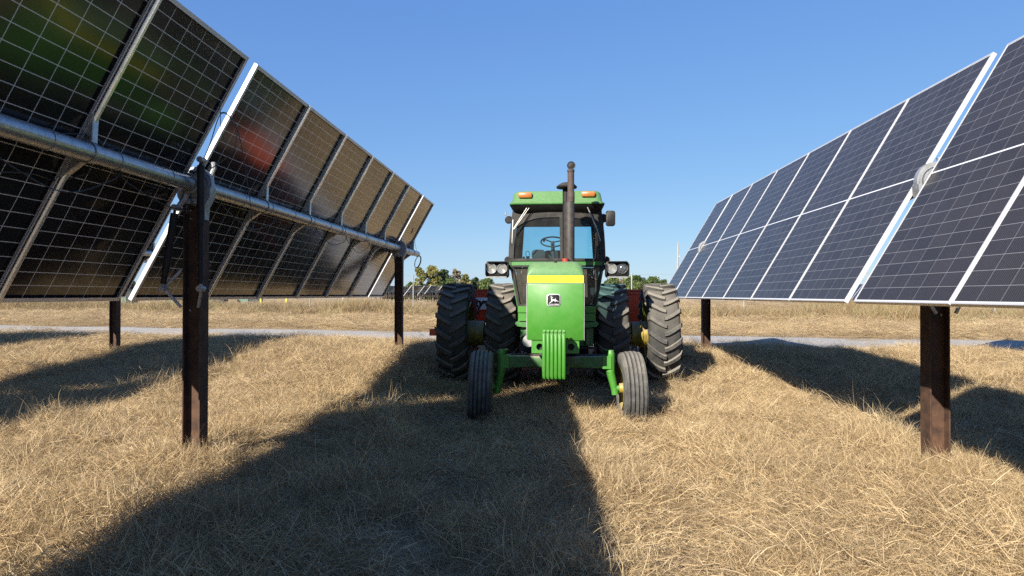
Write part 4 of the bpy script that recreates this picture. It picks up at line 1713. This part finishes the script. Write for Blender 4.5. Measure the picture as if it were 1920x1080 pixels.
tree(788, 499, 20, 150, 'yellow', 'slender yellow-green tree, first of the tall clump beside the cable coil', .8, .15)
tree(812, 497, 30, 152, 'yellow', 'tallest yellow-green tree with open crown above the big dual tyre', .8, .22)
tree(830, 505, 32, 156, 'dark', 'dark green tree tucked against the tall yellow-green tree', 1.1, .12)
tree(852, 503, 26, 158, 'grey', 'nearly bare tan tree between the dark tree and a pale yellow one', .45, .25)
tree(874, 513, 22, 156, 'yellow', 'small pale yellow tree between the bare tree and the grey-green one', .7, .2)
tree(893, 520, 26, 160, 'dark', 'low grey-green tree between the pale yellow and round bushy trees', 1., .12)
tree(916, 522, 36, 150, 'green', 'round bushy green tree just before the cab lamp box', 1.2, .12)
tree(843, 524, 40, 146, 'green', 'low spreading green tree in front of the bare tan tree', 1.0, .1)
tree(771, 529, 22, 160, 'green', 'small green tree at the foot of the slender yellow one', .9, .15)
tree(1150, 517, 34, 150, 'green', 'green tree right under the lamp box with the dark lens', 1.1, .12)
tree(1167, 523, 26, 156, 'grey', 'brownish tree between two green crowns above the red hopper', .8, .12)
tree(1192, 518, 44, 150, 'green', 'broad green tree above the red hopper near the outer tyre', 1.2, .1)
tree(1222, 520, 44, 152, 'green', 'rounded green tree above the outer dual tyre', 1.2, .1)
tree(1246, 525, 30, 156, 'dark', 'dark tree against the lower corner of the glass panels', 1.1, .1)
tree(241, 512, 26, 110, 'dark', 'grey-green tree seen through the gap between the dark panels', 1.0, .1)
tree(728, 538, 30, 175, 'dark', 'low dark tree beside the rusty far post', 1.0, .1)
tree(1608, 541, 34, 170, 'dark', 'dark low tree seen through the gap of the glass panels', 1.0, .1)

# scrub filling the feet of the trees
P, rn = [], []
for k in range(300):
    px = rng.choice([rng.uniform(765, 985), rng.uniform(1120, 1262)])
    y = rng.uniform(158, 178)
    x = at(px, 552, y).x
    h = rng.uniform(2.0, 4.2) * (1.15 if px > 1100 else 1.)
    n_ = 70
    d = rng.normal(size=(n_, 3)); d /= np.linalg.norm(d, axis=1)[:, None]
    P.append(np.array([x, y, .2 + h * .42]) + d * rng.uniform(.3, 1.05, n_)[:, None] * np.array([rng.uniform(1, 2.2), 1.5, h * .6]))
    rn.append(np.clip(rng.uniform(.1, .9) + rng.normal(0, .15, n_), 0, 1))
P = np.concatenate(P); rn = np.concatenate(rn); n = len(P)
T = rng.normal(size=(n, 3)); T /= np.linalg.norm(T, axis=1)[:, None]
B = np.cross(T, rng.normal(size=(n, 3))); B /= np.linalg.norm(B, axis=1)[:, None]
s_ = rng.uniform(.10, .26, n)[:, None]
o = bpy.data.objects.new('undergrowth', quads_mesh('undergrowth', P, T * s_, B * s_, rn, LM['green']))
C.objects.link(o)
tag(o, 'green scrub growing at the feet of the far trees', 'undergrowth', kind='stuff')

# far wood reading as one low mass
P, rn = [], []
for k in range(420):
    x = rng.uniform(-420, 420)
    if -8 < x < 12 and rng.random() < .4:
        continue
    y = rng.uniform(280, 330)
    h = rng.uniform(1.6, 3.6) * (1.0 if abs(x + 60) > 60 else 1.0)
    c = np.array([x, y, h * .8])
    n_ = 60
    d = rng.normal(size=(n_, 3)); d /= np.linalg.norm(d, axis=1)[:, None]
    P.append(c + d * rng.uniform(.4, 1, n_)[:, None] * np.array([rng.uniform(3, 6), 3, h * .75]))
    rn.append(np.clip(rng.uniform(.1, .9) + rng.normal(0, .15, n_), 0, 1))
P = np.concatenate(P); rn = np.concatenate(rn); n = len(P)
T = rng.normal(size=(n, 3)); T /= np.linalg.norm(T, axis=1)[:, None]
B = np.cross(T, rng.normal(size=(n, 3))); B /= np.linalg.norm(B, axis=1)[:, None]
s_ = rng.uniform(.35, .8, n)[:, None]
o = bpy.data.objects.new('far_woods', quads_mesh('far_woods', P, T * s_, B * s_, rn, LM['dark']))
C.objects.link(o)
tag(o, 'low band of far-off woods along the horizon', 'woods', kind='stuff')


# ------------------------------------------------------------------ grass
def grass_mat(name, cols, trans=.3):
    t = NT(name)
    a_ = t.n('ShaderNodeAttribute'); a_.attribute_name = 'rnd'
    oi = t.n('ShaderNodeObjectInfo').outputs['Random']
    c = t.ramp(a_.outputs['Fac'], cols)
    geo = t.pos()
    big = t.ramp(t.noise(.55, 4, .6, geo), [(.38, .0), (.66, 1.)])
    c = t.mix(t.math('MULTIPLY', big, .30), c, (.30, .215, .12))
    c = t.mix(t.math('MULTIPLY', oi, .35), c, t.mix(.5, c, (.56, .44, .28)))
    pat = t.ramp(t.noise(2.6, 5, .65, geo), [(.36, .0), (.62, 1.)])
    c = t.mix(t.math('MULTIPLY', pat, .35), c, t.mix(.5, c, (.26, .19, .11)))
    t.set(Base_Color=c, Roughness=.65, Specular_IOR_Level=.25)
    tl = t.n('ShaderNodeBsdfTranslucent')
    t.l(c, tl.inputs[0])
    mx = t.n('ShaderNodeMixShader')
    mx.inputs[0].default_value = trans
    t.l(t.b.outputs[0], mx.inputs[1]); t.l(tl.outputs[0], mx.inputs[2])
    t.l(mx.outputs[0], t.out.inputs[0])
    return t.mat


straw = grass_mat('dry_straw', [(0., (.11, .068, .030)), (.3, (.33, .232, .115)), (.6, (.64, .468, .25)), (1., (.88, .735, .475))])
weedm = grass_mat('red_brown_weeds', [(0., (.14, .09, .05)), (.35, (.27, .17, .09)), (.7, (.36, .27, .13)), (1., (.30, .30, .13))])
greenm = grass_mat('green_blades', [(0., (.10, .14, .04)), (.5, (.17, .22, .07)), (1., (.32, .32, .13))])


def blades(name, n, rad, Lr, wr, elev, curl, mat, lift=0.0, swirl=.0, seg=4, heavy=0, branch=0):
    """a patch of n ribbon blades"""
    a = rng.uniform(0, 2 * pi, n)
    q = rad * np.sqrt(rng.uniform(0, 1, n))
    base = np.stack([q * np.cos(a), q * np.sin(a), np.full(n, -.01) + rng.uniform(0, lift + 1e-4, n)], 1)
    main = rng.uniform(0, 2 * pi)
    az = np.where(rng.random(n) < swirl, main + rng.normal(0, .5, n), rng.uniform(0, 2 * pi, n))
    L = rng.uniform(*Lr, n) * rng.uniform(.6, 1.2, n)
    w = rng.uniform(*wr, n)
    el = np.radians(rng.uniform(*elev, n))
    cu = rng.uniform(*curl, n)
    azc = rng.normal(0, .5, n)
    pts = [base]
    dirs = []
    for k in range(seg):
        d = np.stack([np.cos(el) * np.cos(az), np.cos(el) * np.sin(az), np.sin(el)], 1)
        dirs.append(d)
        pts.append(pts[-1] + d * (L / seg)[:, None])
        el = el - cu / seg * (1 + k * .4)
        az = az + azc / seg
    pts = np.stack(pts, 1)                                  # n, seg+1, 3
    pts[:, :, 2] = np.maximum(pts[:, :, 2], rng.uniform(-.004, .02, n)[:, None])
    # side vector
    side = np.cross(dirs[0], rng.normal(size=(n, 3)))
    side /= np.linalg.norm(side, axis=1)[:, None] + 1e-9
    taper = np.array([1.0, .95, .8, .55, .12, .1][:seg] + [.12])
    off = side[:, None, :] * (w[:, None] / 2 * taper[None, :])[:, :, None]
    A, Bv = pts - off, pts + off
    m = seg + 1
    V = np.concatenate([A, Bv], 1).reshape(-1, 3)
    idx = np.arange(n)[:, None] * (2 * m)
    k = np.arange(seg)[None, :]
    F = np.stack([idx + k, idx + k + 1, idx + m + k + 1, idx + m + k], -1).reshape(-1, 4)
    rnd = np.repeat(np.clip(rng.beta(1.5, 1.5, n) + rng.normal(0, .10), 0, 1), seg)
    me = bpy.data.meshes.new(name)
    me.vertices.add(len(V)); me.vertices.foreach_set('co', V.ravel())
    me.loops.add(F.size); me.polygons.add(len(F))
    me.loops.foreach_set('vertex_index', F.ravel().astype(np.int32))
    me.polygons.foreach_set('loop_start', np.arange(0, F.size, 4, dtype=np.int32))
    at_ = me.attributes.new('rnd', 'FLOAT', 'FACE'); at_.data.foreach_set('value', rnd.astype(np.float32))
    me.update(calc_edges=True)
    me.materials.append(mat)
    return me


def make_collection(name, meshes):
    col = bpy.data.collections.new(name)
    for i, me in enumerate(meshes):
        o = bpy.data.objects.new(f'{name}_{i:02d}', me)
        col.objects.link(o)
    return col


def scatter(name, pts, rots, scales, idx, col, label, cat, extra=None):
    me = bpy.data.meshes.new(name)
    n = len(pts)
    me.vertices.add(n)
    me.vertices.foreach_set('co', np.asarray(pts, float).ravel())
    a = me.attributes.new('rot', 'FLOAT_VECTOR', 'POINT'); a.data.foreach_set('vector', np.asarray(rots, np.float32).ravel())
    a = me.attributes.new('scl', 'FLOAT_VECTOR', 'POINT'); a.data.foreach_set('vector', np.asarray(scales, np.float32).ravel())
    a = me.attributes.new('idx', 'INT', 'POINT'); a.data.foreach_set('value', np.asarray(idx, np.int32))
    o = bpy.data.objects.new(name, me)
    C.objects.link(o)
    ng = bpy.data.node_groups.new(name + '_nodes', 'GeometryNodeTree')
    ng.interface.new_socket('Geometry', in_out='INPUT', socket_type='NodeSocketGeometry')
    ng.interface.new_socket('Geometry', in_out='OUTPUT', socket_type='NodeSocketGeometry')
    N = ng.nodes
    gi, go = N.new('NodeGroupInput'), N.new('NodeGroupOutput')
    iop = N.new('GeometryNodeInstanceOnPoints')
    ci = N.new('GeometryNodeCollectionInfo')
    ci.inputs['Collection'].default_value = col
    ci.inputs['Separate Children'].default_value = True
    ci.inputs['Reset Children'].default_value = True
    iop.inputs['Pick Instance'].default_value = True

    def attr(nm, ty):
        x = N.new('GeometryNodeInputNamedAttribute')
        x.data_type = ty
        x.inputs['Name'].default_value = nm
        return x.outputs['Attribute']
    ln = ng.links.new
    m2p = N.new('GeometryNodeMeshToPoints')
    ln(gi.outputs[0], m2p.inputs[0])
    ln(m2p.outputs[0], iop.inputs['Points'])
    ln(ci.outputs[0], iop.inputs['Instance'])
    ln(attr('idx', 'INT'), iop.inputs['Instance Index'])
    e2r = N.new('FunctionNodeEulerToRotation')
    ln(attr('rot', 'FLOAT_VECTOR'), e2r.inputs[0])
    ln(e2r.outputs[0], iop.inputs['Rotation'])
    ln(attr('scl', 'FLOAT_VECTOR'), iop.inputs['Scale'])
    ln(iop.outputs[0], go.inputs[0])
    md = o.modifiers.new('scatter', 'NODES')
    md.node_group = ng
    tag(o, label, cat, kind='stuff')
    return o


variants = []
for i in range(6):       # matted thatch
    variants.append(blades(f'thatch{i}', 820, .42, (.05, .19), (.0016, .0036), (-8, 45), (-.3, .8), straw, lift=.06, swirl=.3))
for i in range(5):       # loose wispy clumps
    variants.append(blades(f'wisp{i}', 460, .30, (.07, .22), (.0014, .0030), (15, 85), (.0, 1.6), straw, lift=.03, swirl=.25))
for i in range(3):       # long stalks
    variants.append(blades(f'stalk{i}', 40, .28, (.22, .46), (.0024, .0048), (25, 80), (.2, 1.5), straw, lift=.02, swirl=.5, seg=5))
variants.append(blades('fresh', 40, .14, (.15, .32), (.0025, .005), (30, 85), (.4, 1.6), greenm, swirl=.1))
NT_, NW, NS = 6, 5, 3
COL = make_collection('grass_patch', variants)


def visible(x, y, margin=1.2):
    # inside (or just outside) the view wedge
    px = (x - y * tan(YAW)) / np.maximum(y, .1)
    return (np.abs(px) < .78 + margin / np.maximum(y, 1))


def jgrid(x0, x1, y0, y1, st):
    X, Y = np.meshgrid(np.arange(x0, x1, st), np.arange(y0, y1, st))
    X = X.ravel() + rng.uniform(-.5, .5, X.size) * st
    Y = Y.ravel() + rng.uniform(-.5, .5, Y.size) * st
    return X, Y


pts, rots, scl, ids = [], [], [], []


def put(X, Y, kinds, smin, smax, zs=1.0, zoff=0.0, keep=1.0, tilt=.10, flat=False):
    n = len(X)
    sel = visible(X, Y) & (rng.random(n) < keep)
    X, Y = X[sel], Y[sel]
    rd = np.abs(road_d(X, Y))
    ok = rd > 2.5 + rng.uniform(-.45, .35, len(X)) + .25 * np.sin(X * .8) * np.sin(X * .31 + 2)
    X, Y = X[ok], Y[ok]
    n = len(X)
    ru = rut(X, Y) * (Y < 14)
    if not flat:
        kp = rng.random(n) > .74 * ru * (Y < 9)
        X, Y, ru, ok2 = X[kp], Y[kp], ru[kp], kp
        n = len(X)
    else:
        ok2 = np.ones(n, bool)
    s_ = rng.uniform(smin, smax, n)
    lump = .55 + .75 * (wav(X * 1.9 + 7, Y * 1.9) * .5 + .5) + .35 * (wav(X * 5 + 1, Y * 5) * .5)
    lump = np.clip(lump * 1.12, .3, 2.1) * (1 - .6 * sstep(4.6, 2.6, rd[ok][ok2]))
    if flat:
        lump, ru = np.ones(n), ru * 0
    zsc = s_ * zs * lump * (1 - .90 * ru)
    Z = gz(X, Y) + zoff
    k = rng.choice(kinds, n)
    for i in range(n):
        pts.append((X[i], Y[i], Z[i]))
        rots.append((rng.normal(0, tilt), rng.normal(0, tilt), rng.uniform(0, 6.28)))
        scl.append((s_[i], s_[i], zsc[i]))
        ids.append(k[i])


TH = list(range(NT_)); WI = list(range(NT_, NT_ + NW)); ST = list(range(NT_ + NW, NT_ + NW + NS)); FRs = [NT_ + NW + NS]
X, Y = jgrid(-10, 10, 2.6, 10.5, .235)
put(X, Y, TH, .85, 1.15, 1.0)
X, Y = jgrid(-10, 10, 2.6, 10.5, .30)
put(X, Y, WI, .7, 1.15, .85)
X, Y = jgrid(-10, 10, 2.6, 10.5, .55)
put(X, Y, ST, .7, 1.1, .75, keep=.8)
X, Y = jgrid(-15, 16, 10.4, 18, .36)
put(X, Y, TH, 1.2, 1.6, .9)
X, Y = jgrid(-15, 16, 10.4, 18, .40)
put(X, Y, WI, 1.0, 1.4, .8)
X, Y = jgrid(-15, 16, 10.4, 22, .9)
put(X, Y, ST, .8, 1.2, .9, keep=.7)
# verge past the road, then the field up to the fence
X, Y = jgrid(-34, 30, 17.5, 30, .62)
put(X, Y, TH, 1.9, 2.6, .5)
put(X, Y, WI, 1.5, 2.2, .55)
X, Y = jgrid(-50, 42, 29, 54, 1.05)
put(X, Y, TH + WI, 2.8, 3.8, .36)
X, Y = jgrid(-75, 75, 50, 95, 2.4)
put(X, Y, TH + WI, 6, 8, .13)
# taller clumps around posts and wheels and in the middle strip under the axle
for cx_, cy_, nn, rr_, zz in ((txL, YL - .25, 34, .30, 1.25), (txR, YR - .25, 38, .36, 1.25), (txL, YL + far - .2, 26, .5, 1.35), (txR, YR + far - .2, 30, .5, 1.45), (txL - 6.03, YL + far, 20, .5, 1.1),
                              (.08, 7.75, 70, .42, 1.35), (.05, 8.7, 30, .45, 1.2), (-.35, 8.0, 16, .2, 1.1), (.50, 8.0, 16, .2, 1.1)):
    a = rng.uniform(0, 6.28, nn); q = rr_ * np.sqrt(rng.uniform(0.02, 1, nn))
    put(cx_ + q * np.cos(a), cy_ + q * np.sin(a), WI + TH + WI, .75, 1.1, zz, tilt=.2, flat=True)
for cx_, cy_, nn, rr_, zz in ((1.22, 7.05, 16, .26, .9), (txL, YL - .3, 6, .3, .8), (txR - .1, YR - .3, 6, .3, .8), (txR, YR + far, 6, .4, 1.), (.72, 6.9, 4, .2, .8), (-.25, 7.7, 4, .2, .9)):
    a = rng.uniform(0, 6.28, nn); q = rr_ * np.sqrt(rng.uniform(0.02, 1, nn))
    put(cx_ + q * np.cos(a), cy_ + q * np.sin(a), ST, .8, 1.1, zz, tilt=.2, flat=True)
for k in range(270):
    cx_, cy_ = rng.uniform(-9, 9), rng.uniform(3, 16)
    if rut(np.array([cx_]), np.array([cy_]))[0] > .25 or abs(cx_ - .1) < 1.3 and 6.2 < cy_:
        continue
    nn = int(rng.uniform(4, 10))
    a = rng.uniform(0, 6.28, nn); q = rng.uniform(.15, .45) * np.sqrt(rng.uniform(0.02, 1, nn))
    put(cx_ + q * np.cos(a), cy_ + q * np.sin(a) * .7, WI + WI + ST, .8, 1.2, rng.uniform(.9, 1.5), tilt=.3, flat=True)
X, Y = rng.uniform(-8, 8, 60), rng.uniform(4, 24, 60)
put(X, Y, FRs, .6, 1.1, 1.)
scatter('dry_grass', pts, rots, scl, ids, COL, 'dry straw-coloured grass matted over the ground', 'grass')

# red-brown weeds in front of the fence
wv = [blades(f'weed{i}', 130, .6, (.45, 1.05), (.010, .020), (55, 88), (.1, .7), weedm, swirl=.2) for i in range(4)]
WC = make_collection('weed_patch', wv)
pts, rots, scl, ids = [], [], [], []
for k in range(2100):
    x = rng.uniform(-52, 42)
    y = FZ(x) + rng.normal(-.8, 2.0)
    if not visible(np.array([x]), np.array([y]))[0]:
        continue
    pts.append((x, y, float(gz(x, y))))
    rots.append((rng.normal(0, .08), rng.normal(0, .08), rng.uniform(0, 6.28)))
    z = rng.uniform(.6, 1.25) * (.75 + .35 * sin(x * .7) * sin(x * .23 + 1))
    scl.append((rng.uniform(.9, 1.4), rng.uniform(.9, 1.4), z))
    ids.append(rng.integers(0, 4))
scatter('tall_weeds', pts, rots, scl, ids, WC, 'tall red-brown weeds growing along the wire fence', 'weeds')

# ------------------------------------------------------------------ light
KX, KY = .86, 1.50
sd = Vector((-KX, -KY, 1)).normalized()          # towards the sun
sun = bpy.data.objects.new('sun', bpy.data.lights.new('sun', 'SUN'))
C.objects.link(sun)
sun.rotation_euler = sd.to_track_quat('Z', 'Y').to_euler()
sun.data.energy = 5.0
sun.data.angle = R(.53)
sun.data.color = (1.0, .93, .82)
W = bpy.data.worlds.new('World')
S.world = W
W.use_nodes = True
sky = W.node_tree.nodes.new('ShaderNodeTexSky')
sky.sky_type = 'NISHITA'
sky.sun_disc = False
elev = math.asin(sd.z)
sky.sun_elevation = elev
sky.sun_rotation = atan2(sd.x, sd.y)
sky.altitude = 100
sky.air_density = 1.0
sky.dust_density = .1
sky.ozone_density = 3.0
bg = W.node_tree.nodes['Background']
bg.inputs[1].default_value = .0575
hs = W.node_tree.nodes.new('ShaderNodeHueSaturation')
hs.inputs['Saturation'].default_value = 1.15
mul = W.node_tree.nodes.new('ShaderNodeMix')
mul.data_type = 'RGBA'
mul.blend_type = 'MULTIPLY'
mul.inputs[0].default_value = 1
mul.inputs[7].default_value = (.90, .98, 1.22, 1)
W.node_tree.links.new(sky.outputs[0], hs.inputs['Color'])
W.node_tree.links.new(hs.outputs[0], mul.inputs[6])
# even out the brightness between zenith and horizon with a power curve per colour channel
sep = W.node_tree.nodes.new('ShaderNodeSeparateColor')
com = W.node_tree.nodes.new('ShaderNodeCombineColor')
W.node_tree.links.new(mul.outputs[2], sep.inputs[0])
for i_, (a_, g_) in enumerate(((.57, .595), (.69, .55), (.86, .32))):
    p_ = W.node_tree.nodes.new('ShaderNodeMath'); p_.operation = 'POWER'
    q_ = W.node_tree.nodes.new('ShaderNodeMath'); q_.operation = 'MULTIPLY'
    p_.inputs[1].default_value = g_
    q_.inputs[1].default_value = a_ * .136 ** (g_ - 1)
    W.node_tree.links.new(sep.outputs[i_], p_.inputs[0])
    W.node_tree.links.new(p_.outputs[0], q_.inputs[0])
    W.node_tree.links.new(q_.outputs[0], com.inputs[i_])
W.node_tree.links.new(com.outputs[0], bg.inputs[0])
S.view_settings.view_transform = 'Standard'
S.view_settings.look = 'None'
S.view_settings.exposure = 1.2
S.cycles.use_denoising = False
S.cycles.use_adaptive_sampling = False
S.cycles.caustics_reflective = False
S.cycles.caustics_refractive = False
S.cycles.sample_clamp_indirect = 3
S.cycles.blur_glossy = 1.0
S.view_settings.gamma = 1
S.cycles.max_bounces = 8
S.cycles.transparent_max_bounces = 16
